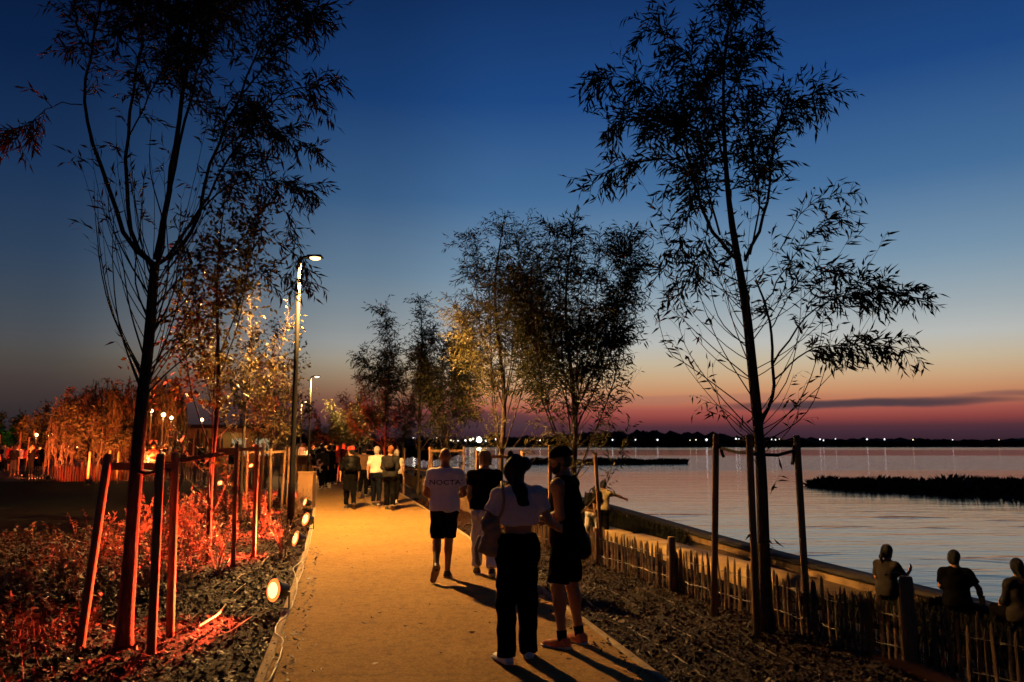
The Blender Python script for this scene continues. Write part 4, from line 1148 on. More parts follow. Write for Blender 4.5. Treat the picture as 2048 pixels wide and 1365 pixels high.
def street_lamp(px, d, H, label, power, em):
    x = (px - CX) / FPX * d
    t = thing('street_lamp', label, 'street lamp', (x, d, 0))
    MB().lathe([(.075, -.04), (.075, .9), (.058, .95), (.05, H * .6), (.042, H)], n=12).build('pole', M['steel_dark'], t, True)
    MB().tube([(0, 0, H - .02), (.03, 0, H + .05), (.12, 0, H + .075), (.2, 0, H + .075)], [.035, .035, .03, .03], 8).build('arm', M['steel_dark'], t, True)
    MB().box((.33, 0, H + .085), (.36, .2, .055), taper=.8).build('lamp_head', M['steel_dark'], t)
    MB().lathe([(.12, 0), (.115, -.02), (.07, -.045), (.01, -.05)], org=(.34, 0, H + .056), n=14).build('lamp_glass', em, t, True)
    l = lamp('POINT', 'lamp_light', (.34, 0, H - .02), power, SODIUM, .06, t)
    l.data.use_nodes = True
    T = NT(l.data.node_tree); T.t.nodes.clear()
    ies = T.n('ShaderNodeTexIES', mode='INTERNAL', ies=IES)
    e = T.n('ShaderNodeEmission', ins={0: (1, 1, 1, 1), 1: ies.outputs[0]})
    T.n('ShaderNodeOutputLight', ins={0: e.outputs[0]})
    return t
LAMPW = 2.5
street_lamp(590, 17, 5.70, 'tall lit street lamp standing left of the path behind the floodlights', 85 * LAMPW, em_street)
street_lamp(621, 45, 5.45, 'second street lamp, dimmer and farther along the left of the path', 60 * LAMPW, em_street2)
street_lamp(604, 72, 5.45, 'third and smallest street lamp, left of the second one', 60 * LAMPW, em_street2)

EMBER = (1.0, .066, .02)
em_flood = emitter('floodlight_lens', (1, .40, .13), 4.5)
em_bloom = emitter('floodlight_lens_bloom', (1, .15, .025), 2.6)  # orange lens edge glowing in place of bloom round the lamp
em_green = emitter('green_floodlight_lens', (.15, 1, .2), 12)
def floodlight(base, n, label, power, radius=.115, c=.21, em=None, col=EMBER, ang=95, group=None, blend=.7):
    n = Vector(n).normalized(); t = thing('floodlight', label, 'floodlight', base, 0, group)
    ce = Vector((0, 0, c))
    MB().lathe([(.03, -.15), (radius * .62, -.135), (radius * .75, -.04), (radius * .97, 0), (radius * .99, .02), (radius * .96, .02), (radius * .96, .005)], n, ce, 20, False).build('can', M['can'], t, True)
    MB().lathe([(radius * .96, .0), (radius * .96, .014), (radius * .66, .026)], n, ce, 20, False).build('lens_bloom', em or em_bloom, t, True)
    MB().lathe([(radius * .66, .026), (radius * .5, .028), (.01, .030)], n, ce, 20).build('lens', em or em_flood, t, True)
    s = n.cross(Vector((0, 0, 1))).normalized(); q = ce - n * .08
    MB().tube([q + s * radius * .95, q + s * radius * 1.15, Vector((s.x * radius * 1.15, s.y * radius * 1.15, .03)) + Vector((q.x, q.y, 0)), Vector((q.x, q.y, .012)), Vector((-s.x * radius * 1.15, -s.y * radius * 1.15, .03)) + Vector((q.x, q.y, 0)), q - s * radius * 1.15, q - s * radius * .95], .009, 6).build('bracket', M['can'], t)
    lamp('SPOT', 'lamp_light', ce + n * .06, power, col, .09, t, n, ang, blend)
    return t
FL = 10.0
NF = 46.0
floodlight(G(548, 1222), (-.60, -.76, .14), 'nearest and largest red floodlight, alone on the mulch by the kerb', 110 * NF, .125, ang=84)
floodlight(G(592, 1104), (-.70, -.50, .22), 'red floodlight beside the small glowing bush, second from the camera', 200 * NF, .13)
floodlight(G(612, 1060), (-.62, -.62, .25), 'red floodlight beside the foot of the street lamp pole', 200 * NF, .14)
floodlight(G(611, 1021), (-.72, -.45, .25), 'small tilted red floodlight just beyond the street lamp foot', 180 * NF, .12)
floodlight(G(620, 1001), (-.65, -.50, .50), 'red floodlight in front of the litter bin', 200 * NF, .15)
floodlight(G(440, 978), (.05, -.75, .6), 'red floodlight in the shrubs left of a thin tree trunk', 12 * NF, .13)
floodlight(G(502, 938), (-.2, -.8, .6), 'distant red floodlight between two stakes of the left row', 200 * FL, .18)
floodlight(G(602, 938), (.55, -.45, .6), 'distant red floodlight at the path edge behind the litter bin', 250 * FL, .20, ang=110)
floodlight((xl(35.5) - .35, 35.5, 0), (.72, .50, .48), 'added red floodlight far along the path, reddening the red-lit willow', 420 * FL, .15, ang=80)  # lamp added at the path edge to redden that willow
floodlight(((190 - CX) / FPX * 33.5, 33.5, 0), (-.15, .6, .8), 'floodlight under the small glowing orange tree', 500 * FL, .15, col=(1, .22, .04), ang=120)
floodlight(((300 - CX) / FPX * 41, 41, 0), (.1, .7, .6), 'floodlight at the feet of the golden weeping willow', 900 * FL, .16, col=(1, .26, .05), ang=110)
floodlight(((235 - CX) / FPX * 39.5, 39.5, 0), (-.2, .7, .62), 'floodlight at the foot of the broad weeping willow', 700 * FL, .16, col=(1, .10, .018), ang=110)
floodlight(((150 - CX) / FPX * 50, 50, 0), (-.45, .6, .6), 'floodlight beside the round orange tree at far left', 900 * FL, .2, col=(1, .18, .03), ang=100)
floodlight(((20 - CX) / FPX * 55, 55, 0), (-.4, .4, .8), 'green floodlight under the tree at the left edge', 40 * FL, .12, em=em_green, col=(.08, 1, .12), ang=80)
floodlight(((60 - CX) / FPX * 41, 41, 0), (.05, .9, .22), 'floodlight in front of the crowd at far left', 800 * FL, .18, col=(1, .17, .05), ang=120)
floodlight(((110 - CX) / FPX * 37.4, 37.4, 0), (.5, .75, .4), 'floodlight at the foot of the far picket fence, left end', 26 * FL, .12, ang=130)
floodlight(((190 - CX) / FPX * 37.4, 37.4, 0), (.1, .75, .4), 'floodlight at the foot of the far picket fence, right end', 26 * FL, .12, ang=130)

em_globe = emitter('lantern_globe', (1, .60, .25), 14)
def lantern(px, py, d, label, power=30, r_=.11):
    p = P(px, py, d); r_ *= .8
    t = thing('lantern_post', label, 'lantern', (p.x, d, 0))
    MB().lathe([(.06, 0), (.05, .4), (.035, p.z - .2), (.05, p.z - .16)], n=8).build('pole', M['steel_dark'], t, True)
    MB().lathe([(r_ * .4, -r_), (r_ * .9, -r_ * .4), (r_, 0), (r_ * .85, r_ * .5), (r_ * .3, r_)], org=(0, 0, p.z), n=12).build('globe', em_globe, t, True)
    MB().lathe([(r_ * .5, 0), (r_ * .2, .06)], org=(0, 0, p.z + r_), n=10).build('cap', M['steel_dark'], t)
    lamp('POINT', 'lamp_light', (0, -.05, p.z - r_ - .12), power, (1, .55, .18), .1, t)
lantern(303, 822, 43, 'tall lantern post, leftmost of the three before the golden weeping willow', 60)
lantern(327, 830, 43.5, 'brightest lantern post, middle of the three before the golden weeping willow', 90, .14)
lantern(343, 836, 44, 'lantern post at the right of the three before the golden weeping willow', 50)
lantern(294, 845, 50, 'short lantern lower than its neighbours beside the big willow trunk', 30, .12)
lantern(404, 840, 62, 'lone lantern standing above the flat pavilion roof', 60, .15)
lantern(547, 824, 60, 'lantern glowing through the red young trees of the left row', 60, .14)
lantern(73, 870, 52, 'pale lantern above the crowd at far left', 60, .12)
lantern(113, 877, 52, 'lantern among the pale stakes at far left', 40, .10)
t = thing('string_light', 'drooping string of tiny bulbs between two trees at far left', 'string lights', ((130 - CX) / FPX * 48, 48, 0))
cab = []
for i, (px, py) in enumerate([(98, 872), (104, 869), (109, 868), (119, 873), (128, 880), (131, 889), (137, 895), (144, 897), (154, 895), (147, 877), (153, 868), (112, 876)]):
    p = P(px, py, 48) - t.location; cab.append(p)
    MB().lathe([(.012, -.045), (.045, 0), (.02, .04)], org=p, n=8).build('bulb', em_globe, t, True)
MB().tube(sorted([p + Vector((0, 0, .04)) for p in cab], key=lambda q: q.x), .006, 4).build('wire', M['steel_dark'], t)

# ------------------------------------------------------------------ tree stakes
def stake_frame(stakes, rails, label, tree_r=None, r_=.035, ties=()):
    """stakes: list of (foot, top) points"""
    base = Vector(stakes[0][0]); base.z = 0
    t = thing('tree_stake', label, 'stake frame', base)
    for f, h in stakes:
        f, h = Vector(f) - base, Vector(h) - base
        d = (h - f)
        MB().tube([f - d.normalized() * .25, f + d * .33, f + d * .66, h - d.normalized() * .02, h], [r_ * 1.05, r_, r_, r_ * .97, r_ * .8], 10).build('stake', M['stake'], t, True)
    for a, b in rails:
        a, b = Vector(a) - base, Vector(b) - base
        mb = MB(); d = (b - a).normalized(); s = Vector((-d.y, d.x, 0)).normalized(); u = d.cross(s)
        rot = Matrix((d, s, u)).transposed()
        mb.box((a + b) / 2, ((b - a).length, .035, .07), rot).build('rail', M['stake'], t)
    for a, b in ties:
        a, b = Vector(a) - base, Vector(b) - base
        MB().tube([a, (a + b) / 2 + Vector((0, 0, -.03)), b], .016, 6).build('strap', M['strap'], t)
    return t
def up(p, top): return Vector((p.x, p.y, top))
# right big willow
s1, s2, s3 = G(1428, 1232), G(1515, 1272), G(1616, 1260)
t1, t2, t3 = P(1432, 869, s1.y), P(1498, 869, s2.y + .02), P(1593, 871, s3.y - .05)
tk = P(1516, 905, G(1530, 1262).y)
stake_frame([(s1, t1), (s2, t2), (s3, t3)], [], 'three round wooden stakes strapped to the big willow on the right', ties=[(t1 - Vector((0, 0, .13)), tk), (t3 - Vector((0, 0, .14)), tk + Vector((0, 0, -.02))), (t2 - Vector((0, 0, .15)), tk), (t3 - Vector((.03, 0, .10)), t3 - Vector((.06, .02, .28))), (t1 - Vector((-.04, 0, .10)), t1 - Vector((-.07, .02, .24)))])
# left big willow
s1, s2, s3 = G(160, 1296), G(302, 1306), G(340, 1268)
t1, t2, t3 = P(217, 908, s1.y + .2), P(321, 908, s2.y), P(351, 905, s3.y + .05)
tk = P(268, 940, G(247, 1292).y)
stake_frame([(s1, t1), (s2, t2), (s3, t3)], [(t1 - Vector((0, 0, .11)), t3 - Vector((0, .04, .14)))], 'three leaning wooden stakes with a top rail round the big left willow', r_=.038, ties=[(t2 - Vector((0, 0, .15)), tk), (t3 - Vector((0, 0, .16)), tk)])
def frame_at(x, d, label, top=1.7, half=.42, n=4, seed=0, r_=.033, grp=None):
    r = np.random.default_rng(seed); sp = []
    for i, (sx_, sy) in enumerate(((-1, -1), (1, -1), (1, 1), (-1, 1))[:n]):
        f = Vector((x + sx_ * half * r.uniform(.85, 1.1), d + sy * half * r.uniform(.85, 1.1), -.03)); h = f + Vector((r.normal(0, .04), r.normal(0, .04), top * r.uniform(.95, 1.04)))
        sp.append((f, h))
    rl = [] if d > 26 else [(sp[i][1] - Vector((0, 0, .12)), sp[(i + 1) % n][1] - Vector((0, 0, .12))) for i in range(1)]
    o = stake_frame(sp, rl, label, r_=r_)
    if grp: o['group'] = grp
    return o
# second willow, right: one leaning stake in front
f = G(1202, 1084); stake_frame([(f, P(1190, 905, f.y)), (G(1100, 1090), P(1100, 890, G(1100, 1090).y))], [], 'two thin stakes beside the bushy willow, seen around the man in the cap', r_=.036)
for (px, d, lab, sd) in ((1000, 17.8, 'wooden stakes with a rail round the yellow-lit willow', 1), (895, 24.5, 'amber stakes round the lakeside willow with the orange trunk', 2), (838, 28.5, 'stakes round the tall dark willow left of the white tee man', 3), (780, 36.5, 'stakes round the red-lit willow by the strollers', 4)):
    frame_at((px - CX) / FPX * d, d, lab, 1.68, .5, 4, sd, .034)
for (px, d, lab, sd, n, top) in ((445, 12.4, 'stakes beside the thin young tree with dark oval leaves', 5, 3, 1.72), (500, 17.4, 'yellow-lit stakes of the young tree left of the street lamp', 6, 4, 1.75), (545, 22.5, 'red-lit stakes of the red-leaved young tree by the lamp post', 7, 4, 1.7), (566, 28, 'stakes of the small bright red tree behind the lamp post', 8, 4, 1.7), (522, 34, 'stakes of the farther red-lit tree in the left row', 9, 3, 1.7), (388, 34, 'tall pale stakes in front of the flat pavilion', 10, 4, 2.3), (215, 35, 'small pale stakes under the glowing orange tree', 11, 3, 1.5), (112, 47, 'row of pale stakes right of the far left crowd', 12, 4, 2.2), (60, 46, 'brightly lit pale stakes amid the far left crowd', 13, 4, 2.4)):
    frame_at((px - CX) / FPX * d, d, lab, top, .45 if d < 40 else .9, n, sd, .034 if d < 33 else .045)

# ------------------------------------------------------------------ picket fence on the lake side
fence = thing('picket_fence', 'low chestnut picket fence with wires and round posts along the lake side', 'fence', (0, 0, 0))
pr = np.random.default_rng(77)
pick = []
for i in range(9):
    h = .56 * pr.uniform(.93, 1.06); w = pr.uniform(.017, .024); dp = pr.uniform(.008, .013)
    v, f = [], []
    lv_ = [(0, 1.0), (.35, pr.uniform(.85, 1.05)), (.85, pr.uniform(.85, 1)), (.95, .68), (1.0, .22)]
    bend = pr.normal(0, .006)
    for t_, s_ in lv_:
        for a in range(6):
            th = a * math.pi / 3 + .3
            v.append((math.cos(th) * w * s_ * (1 + .12 * math.sin(a * 2.1 + i)) + bend * math.sin(t_ * 3.1), math.sin(th) * dp * s_ , h * t_ - .02))
    for q in range(4):
        for a in range(6): f.append((q * 6 + a, q * 6 + (a + 1) % 6, q * 6 + 6 + (a + 1) % 6, q * 6 + 6 + a))
    f.append(tuple(range(24, 30)))
    me = bpy.data.meshes.new('picket'); me.from_pydata(v, [], f); me.materials.append(M['picket']); pick.append(me)
def fpos(d): return Vector((xf(d), d, -.03 if d < 11 else -.03 - .06 * min(1, (d - 11) / 4)))
d = 3.6; cnt = 0; farv, farq = [], []
while d < 62:
    p = fpos(d); tg = (fpos(d + .1) - p); a = math.atan2(tg.y, tg.x)
    if cnt < 215:
        o = obj('picket', pick[cnt % 9], None, fence, p + Vector((pr.normal(0, .006), pr.normal(0, .006), pr.uniform(-.03, .02))))
        o.rotation_euler = (pr.normal(0, .022), pr.normal(0, .03), a + pr.normal(0, .25)); o.scale = (pr.uniform(.9, 1.2), 1, pr.uniform(.95, 1.04))
    else:
        h = .55 * pr.uniform(.85, 1.08); b = len(farv); lx, ly = pr.normal(0, .02), pr.normal(0, .02)
        for z, s_ in ((-.05, 1), (h * .9, .9), (h, .2)):
            for k in range(4): farv.append((p.x + math.cos(k * 1.571 + a) * .02 * s_ + lx * z, d + math.sin(k * 1.571 + a) * .02 * s_ + ly * z, p.z + z))
        for q in (0, 4):
            for k in range(4): farq.append((b + q + k, b + q + (k + 1) % 4, b + q + 4 + (k + 1) % 4, b + q + 4 + k))
    cnt += 1
    d += (.078 if d < 9 else .07) * pr.uniform(.9, 1.1) * abs(math.sin(a))
obj('far_picket_run', mesh_np('far_picket_run', farv, quads=farq), M['picket'], fence, kind='stuff')
for zz in (.16, .40):
    MB().tube([fpos(q) + Vector((.018, -.012, zz + .012 * math.sin(q * 31))) for q in np.arange(3.6, 30, .14)], .0035, 4, False).build('wire', M['wire'], fence)
    MB().tube([fpos(q) + Vector((-.018, .012, zz + .012 * math.cos(q * 31))) for q in np.arange(3.6, 30, .14)], .0035, 4, False).build('wire', M['wire'], fence)
for (dq, hh, rr_) in ((5.05, .72, .05), (6.52, .74, .052), (8.4, .6, .03), (9.95, .66, .05), (12.1, .56, .03), (13.6, .66, .05), (17, .66, .05), (20.5, .66, .05), (24, .66, .05), (29, .7, .05)):
    p = fpos(dq); tg = (fpos(dq + .1) - p).normalized(); p = p + Vector((-tg.y, tg.x, 0)) * .055
    MB().tube([p - Vector((0, 0, .1)), p + Vector((.004, 0, hh * .5)), p + Vector((0, .004, hh - .012)), p + Vector((0, .004, hh))], [rr_, rr_, rr_ * .97, rr_ * .86], 12).build('post', M['stake'], fence, True)

# far left picket fences (lit red)
def far_fence(p0, p1, label, h=.75, step=.115, gap=None):
    p0, p1 = Vector(p0), Vector(p1); t = thing('picket_fence', label, 'fence', p0)
    L = (p1 - p0).length; n = int(L / step); v, q = [], []
    for i in range(n):
        p = (p1 - p0) * (i / n); hh = h * pr.uniform(.85, 1.1); b = len(v); lx = pr.normal(0, .04)
        for z, s_ in ((-.03, 1), (hh * .9, .9), (hh, .25)):
            for k in range(4): v.append((p.x + math.cos(k * 1.571 + .4) * .034 * s_ + lx * z, p.y + math.sin(k * 1.571 + .4) * .02 * s_, z))
        for a in (0, 4):
            for k in range(4): q.append((b + a + k, b + a + (k + 1) % 4, b + a + 4 + (k + 1) % 4, b + a + 4 + k))
    obj('picket_run', mesh_np('picket_run', v, quads=q), M['picket'], t, kind='stuff')
    for i in range(int(L / 2.4) + 1):
        p = (p1 - p0) * min(1, i * 2.4 / L) + Vector((0, .08, 0))
        MB().tube([p, p + Vector((0, 0, h * 1.2))], .05, 8).build('post', M['stake'], t)
X = lambda px, d: (px - CX) / FPX * d
far_fence((X(64, 38), 38, 0), (X(215, 38.6), 38.6, 0), 'picket fence lit red across the dark lawn at left')
far_fence((X(222, 39), 39, 0), (X(420, 40), 40, 0), 'dim picket fence behind the big left willow trunk')
far_fence((X(455, 30), 30, 0), (X(540, 33), 33, 0), 'small picket fence behind the stakes left of the street lamp')
far_fence((X(578, 40), 40, 0), (X(640, 41), 41, 0), 'short picket fence lit from below behind the litter bin')

# ------------------------------------------------------------------ mulch, litter, ground plants
def chips(name, n, sampler, size, mat, seed, lift=.03, tilt=.5, asp=.4):
    r = np.random.default_rng(seed)
    p = sampler(r, n); n = len(p)
    l = r.uniform(size[0], size[1], n); w = l * r.uniform(asp * .6, asp * 1.4, n)
    a = r.uniform(0, 6.28, n)
    dx = np.stack([np.cos(a), np.sin(a), r.normal(0, tilt, n)], 1); dx /= np.linalg.norm(dx, axis=1, keepdims=True)
    dy = np.cross(np.stack([r.normal(0, tilt, n), r.normal(0, tilt, n), np.ones(n)], 1), dx); dy /= np.linalg.norm(dy, axis=1, keepdims=True)
    nn = np.cross(dx, dy); p = p + np.array([0, 0, 1]) * r.uniform(0, lift, n)[:, None]
    L_, W_ = dx * l[:, None] * .5, dy * w[:, None] * .5
    curl = nn * (l * r.uniform(-.05, .30, n))[:, None]
    v = np.stack([p - L_ + curl * .5, p - L_ * .2 - W_, p + L_ * .3 - W_ * .9, p + L_ + curl, p + L_ * .3 + W_, p - L_ * .3 + W_ * .9], 1).reshape(-1, 3)
    k = np.arange(n)[:, None] * 6
    return obj(name, mesh_np(name, v, quads=np.concatenate([k + [0, 1, 2, 5], k + [2, 3, 4, 5]])), mat, kind='stuff')
def strip(fa, fb, d0, d1, power=1.6):
    def smp(r, n):
        d = d0 + (d1 - d0) * r.uniform(0, 1, n) ** power
        a = np.array([fa(q) for q in d]); b = np.array([fb(q) for q in d])
        return np.stack([a + (b - a) * r.uniform(0, 1, n), d, np.full(n, -.025)], 1)
    return smp
RB = strip(lambda d: xr(d) + .09, lambda d: xf(d) + .25, 4.3, 26)
LB = strip(lambda d: xl(d) - 2.6, lambda d: xl(d) - .09, 4.3, 26)
chips('bark_mulch', 34000, RB, (.02, .055), M['chip'], 1, tilt=.4)
chips('leaf_litter', 9000, RB, (.035, .07), M['litter_leaf'], 2, .05, .5, .45)
chips('bark_mulch', 34000, LB, (.02, .055), M['chip'], 3, tilt=.4)
chips('leaf_litter', 12000, LB, (.04, .085), M['litter_leaf'], 4, .05, .5, .45)
LB2 = strip(lambda d: xl(d) - 7.0, lambda d: xl(d) - 1.5, 4.0, 16)
chips('bark_mulch', 12000, LB2, (.04, .10), M['litter_leaf'], 5, .05, .5, .45)
chips('leaf_litter', 420, strip(lambda d: xl(d) - .1, lambda d: xl(d) + .22, 4.5, 14), (.03, .075), M['litter_leaf'], 61, .006, .25, .45).location.z = .03
chips('leaf_litter', 420, strip(lambda d: xr(d) - .2, lambda d: xr(d) + .12, 4.5, 14), (.03, .075), M['litter_leaf'], 62, .006, .25, .45).location.z = .03
chips('leaf_litter', 90, strip(lambda d: xl(d) + .2, lambda d: xr(d) - .2, 4.5, 16), (.03, .07), M['litter_leaf'], 63, .004, .15, .45).location.z = .03
chips('sand_grit', 2500, strip(lambda d: xl(d) + .02, lambda d: xr(d) - .02, 4.5, 14), (.008, .03), M['litter_leaf'], 6, .004, .08, .6)
def gplants(name, n, sampler, h, leaf, mat, seed, per=9):
    """low leafy plants: bent stems with oval leaves"""
    r = np.random.default_rng(seed); p = sampler(r, n); L = Leaves(); T = Twigs()
    for q in p:
        hh = h * r.uniform(.5, 1.25); a = r.uniform(0, 6.28)
        tip = q + np.array([math.cos(a) * hh * .4, math.sin(a) * hh * .4, hh])
        s = spline([q, (q + tip) / 2 + [0, 0, hh * .15], tip], 5); T.add(s, .004, .0015)
        m = int(per * r.uniform(.7, 1.3)); t = r.uniform(.25, 1, m) * 4; i = np.minimum(t.astype(int), 3); f = (t - i)[:, None]
        L.add(s[i] * (1 - f) + s[i + 1] * f, r.normal(0, 1, (m, 3)) * [1, 1, .5] + [0, 0, .25], r.normal(0, .6, (m, 3)) + [0, 0, 1], leaf[0] * r.uniform(.6, 1.2, m), leaf[1] * r.uniform(.6, 1.2, m))
    v = L.arrays(); tv_ = np.concatenate(T.v); tq = np.concatenate(T.q)
    return obj(name, mesh_np(name, np.concatenate([v, tv_]), quads=np.concatenate([np.arange(len(v)).reshape(-1, 4), tq + len(v)])), mat, kind='stuff')
def left_zone(r, n):
    d = 5.0 + 10 * r.uniform(0, 1, n) ** 1.3; x = np.array([xl(q) for q in d]) - 1.75 - r.uniform(0, 5.5, n) * (1 - .02 * d)
    return np.stack([x, d, np.full(n, -.03)], 1)
gplants('ground_cover', 1500, left_zone, .30, (.075, .036), M['ground_leaf'], 8, 12)
def left_mid(r, n):
    d = 9 + 17 * r.uniform(0, 1, n); x = np.array([xl(q) for q in d]) - 1.2 - np.abs(r.normal(0, 1.3, n))
    return np.stack([x, d, np.full(n, -.03)], 1)
gplants('ground_cover', 420, left_mid, .38, (.08, .036), M['shrub_leaf'], 9, 12)
def grassy(name, n, sampler, h, mat, seed, w=.006):
    r = np.random.default_rng(seed); p = sampler(r, n); n = len(p)
    a = r.uniform(0, 6.28, n); hh = h * r.uniform(.4, 1.2, n); l = r.uniform(.1, .7, n) * hh
    dx = np.stack([np.cos(a), np.sin(a), 0 * a], 1); dy = np.stack([-np.sin(a), np.cos(a), 0 * a], 1) * w
    m_ = p + dx * (l * .3)[:, None] + np.array([0, 0, 1]) * (hh * .6)[:, None]; tp = p + dx * l[:, None] + np.array([0, 0, 1]) * hh[:, None]
    v = np.stack([p - dy, p + dy, m_ + dy * .7, tp, m_ - dy * .7], 1).reshape(-1, 3); k = np.arange(n)[:, None] * 5
    return obj(name, mesh_np(name, v, quads=k + [0, 1, 2, 4], tris=k + [4, 2, 3]), mat, kind='stuff')
def grass_zone(r, n):
    c = np.stack([r.uniform(5.6, 11, 60), r.uniform(2.2, 5.5, 60)], 1); i = r.integers(0, 60, n)
    d = c[i, 0] + r.normal(0, .10, n); x = np.array([xl(q) for q in d]) - c[i, 1] + r.normal(0, .10, n)
    return np.stack([x, d, np.full(n, -.03)], 1)
grassy('grass_tufts', 3000, grass_zone, .2, M['ground_leaf'], 4)
def bank_grass(r, n):
    d = r.uniform(4, 32, n); x = np.array([xf(q) for q in d]) + r.uniform(.25, 1.6, n)
    s = x - np.array([xf(q) for q in d]); return np.stack([x, d, np.array([zs(q) for q in s])], 1)
grassy('bank_grass', 9000, bank_grass, .26, M['grass_dark'], 5)
def terrace_zone(r, n):
    d = r.uniform(19.3, 50, n); a = np.array([xb(q) for q in d]) + .75; b = np.array([xw(q) for q in d]) - .05
    t_ = r.uniform(0, 1, n); w_ = np.clip((d - 19.3) / 4.5, 0, 1); k_ = t_ < w_
    return np.stack([a + (b - a) * t_, d, np.full(n, -1.06)], 1)[k_]
def near_terrace(r, n):
    d = r.uniform(3, 14.4, n); a = np.array([xb(q) for q in d]) + .1; b = np.array([xw(q) for q in d]) - .06
    return np.stack([a + (b - a) * r.uniform(0, 1, n), d, np.full(n, -1.05)], 1)
grassy('terrace_shadow_fill', 16000, near_terrace, .26, M['grass_dark'], 16, .014)  # dark blades added to bring shade to the wall foot
grassy('terrace_shadow_fill', 24000, terrace_zone, .34, M['grass_dark'], 15, .014)  # dark blades standing in for the shadow behind the bench
def far_lawn(r, n):
    d = 15 + 23 * r.uniform(0, 1, n); x = -(r.uniform(.17, .70, n) * d) - 3.5; return np.stack([x, d, np.full(n, -.03)], 1)
# reddish tall dry grass behind the far fence
def dry(r, n):
    c = r.choice([X(138, 38.8), X(182, 39.0), X(260, 39.6)], n); return np.stack([c + r.normal(0, .28, n), 39.1 + r.normal(0, .2, n), np.full(n, 0.0)], 1)
grassy('dry_grass', 350, dry, 1.0, M['stake'], 7, .012)

# individual shrubs
def shrub(base, seed, h, n, label, leaf=(.075, .038), bare=.25, mat=None, spread=.45, dens=14, group=None, twig=None):
    r = np.random.default_rng(seed); t = thing('shrub', label, 'shrub', base, 0, group); T = Twigs(); L = Leaves()
    for i in range(n):
        a = r.uniform(0, 6.28); hh = h * r.uniform(.6, 1.1); sp = spread * h * r.uniform(.3, 1)
        tip = np.array([math.cos(a) * sp, math.sin(a) * sp, hh])
        s = spline([np.array([math.cos(a), math.sin(a), 0]) * .03, tip * [.45, .45, .55], tip], 8); T.add(s, .007, .002)
        for j in range(3):
            q = s[r.integers(3, 7)]; e = q + unit(r.normal(0, 1, 3) + [0, 0, .6]) * h * r.uniform(.12, .25); s2 = spline([q, e], 4); T.add(s2, .003, .001)
            m = int(dens * .4); f = r.uniform(.2, 1, m)[:, None]
            if m: L.add(q + (e - q) * f, r.normal(0, 1, (m, 3)) + [0, 0, .2], r.normal(0, .7, (m, 3)) + [0, 0, 1], leaf[0] * r.uniform(.6, 1.2, m), leaf[1] * r.uniform(.7, 1.2, m))
        m = dens
        if m: 
            tt = r.uniform(bare, 1, m) * 7; ii_ = np.minimum(tt.astype(int), 6); f = (tt - ii_)[:, None]
            L.add(s[ii_] * (1 - f) + s[ii_ + 1] * f, r.normal(0, 1, (m, 3)) + [0, 0, .2], r.normal(0, .7, (m, 3)) + [0, 0, 1], leaf[0] * r.uniform(.6, 1.2, m), leaf[1] * r.uniform(.7, 1.2, m))
    obj('branches', mesh_np('branches', np.concatenate(T.v), quads=np.concatenate(T.q)), twig or M['twig'], t, kind='stuff')
    if L.b:
        v = L.arrays(); obj('foliage', mesh_np('foliage', v, quads=np.arange(len(v)).reshape(-1, 4)), mat or M['shrub_leaf'], t, kind='stuff')
    return t
pale = material('pale_bark', (.45, .32, .22), .8, .3, 20)
shr = [(G(325, 1130), .95, 11, 'leafy red-lit shrub between two stakes of the big left willow'), (G(265, 1120), .9, 11, 'leafy shrub lit red behind the big left willow trunk'), (G(205, 1130), .75, 10, 'shrub behind the leftmost leaning stake'),
       (G(385, 1140), 1.0, 12, 'bushy red-lit shrub right of the willow stakes'), (G(372, 1085), .95, 12, 'tall shrub behind the bushy red-lit one beside the willow stakes'), (G(120, 1180), .55, 10, 'low dim shrub at far left of the red-lit bed'), (G(45, 1210), .5, 10, 'low dark shrub at the left picture edge'),
       (G(455, 1045), .85, 10, 'shrub at the foot of the thin young tree'), (G(405, 1050), 1.0, 10, 'shrub left of the thin young tree, red leaf tips'), (G(520, 1075), .5, 8, 'small sprig right of the red stake'), (G(300, 1190), .5, 9, 'low shrub in front of the middle willow stake')]
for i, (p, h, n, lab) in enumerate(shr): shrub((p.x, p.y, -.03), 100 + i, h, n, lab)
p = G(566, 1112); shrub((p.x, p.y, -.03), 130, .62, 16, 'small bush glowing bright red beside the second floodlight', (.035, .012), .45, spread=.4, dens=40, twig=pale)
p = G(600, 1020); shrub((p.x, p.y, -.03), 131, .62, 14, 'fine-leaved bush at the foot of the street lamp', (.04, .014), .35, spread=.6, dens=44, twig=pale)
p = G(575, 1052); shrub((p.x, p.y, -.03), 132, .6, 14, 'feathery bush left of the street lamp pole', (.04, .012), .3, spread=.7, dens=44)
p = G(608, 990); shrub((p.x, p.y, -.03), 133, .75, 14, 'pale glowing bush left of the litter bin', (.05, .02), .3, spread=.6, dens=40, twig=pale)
p = G(432, 1140); shrub((p.x, p.y, -.03), 134, .55, 13, 'clump of bare pale stems lit red before the thin young tree', (.04, .02), .8, spread=.35, dens=2, twig=pale)
p = G(452, 965); shrub((p.x, p.y, -.03), 135, .9, 10, 'shrub beside the floodlight in the left row', (.09, .04), .3)
p = G(530, 965); shrub((p.x, p.y, -.03), 136, .8, 10, 'dim shrub under the red-leaved young tree', (.09, .04), .3)

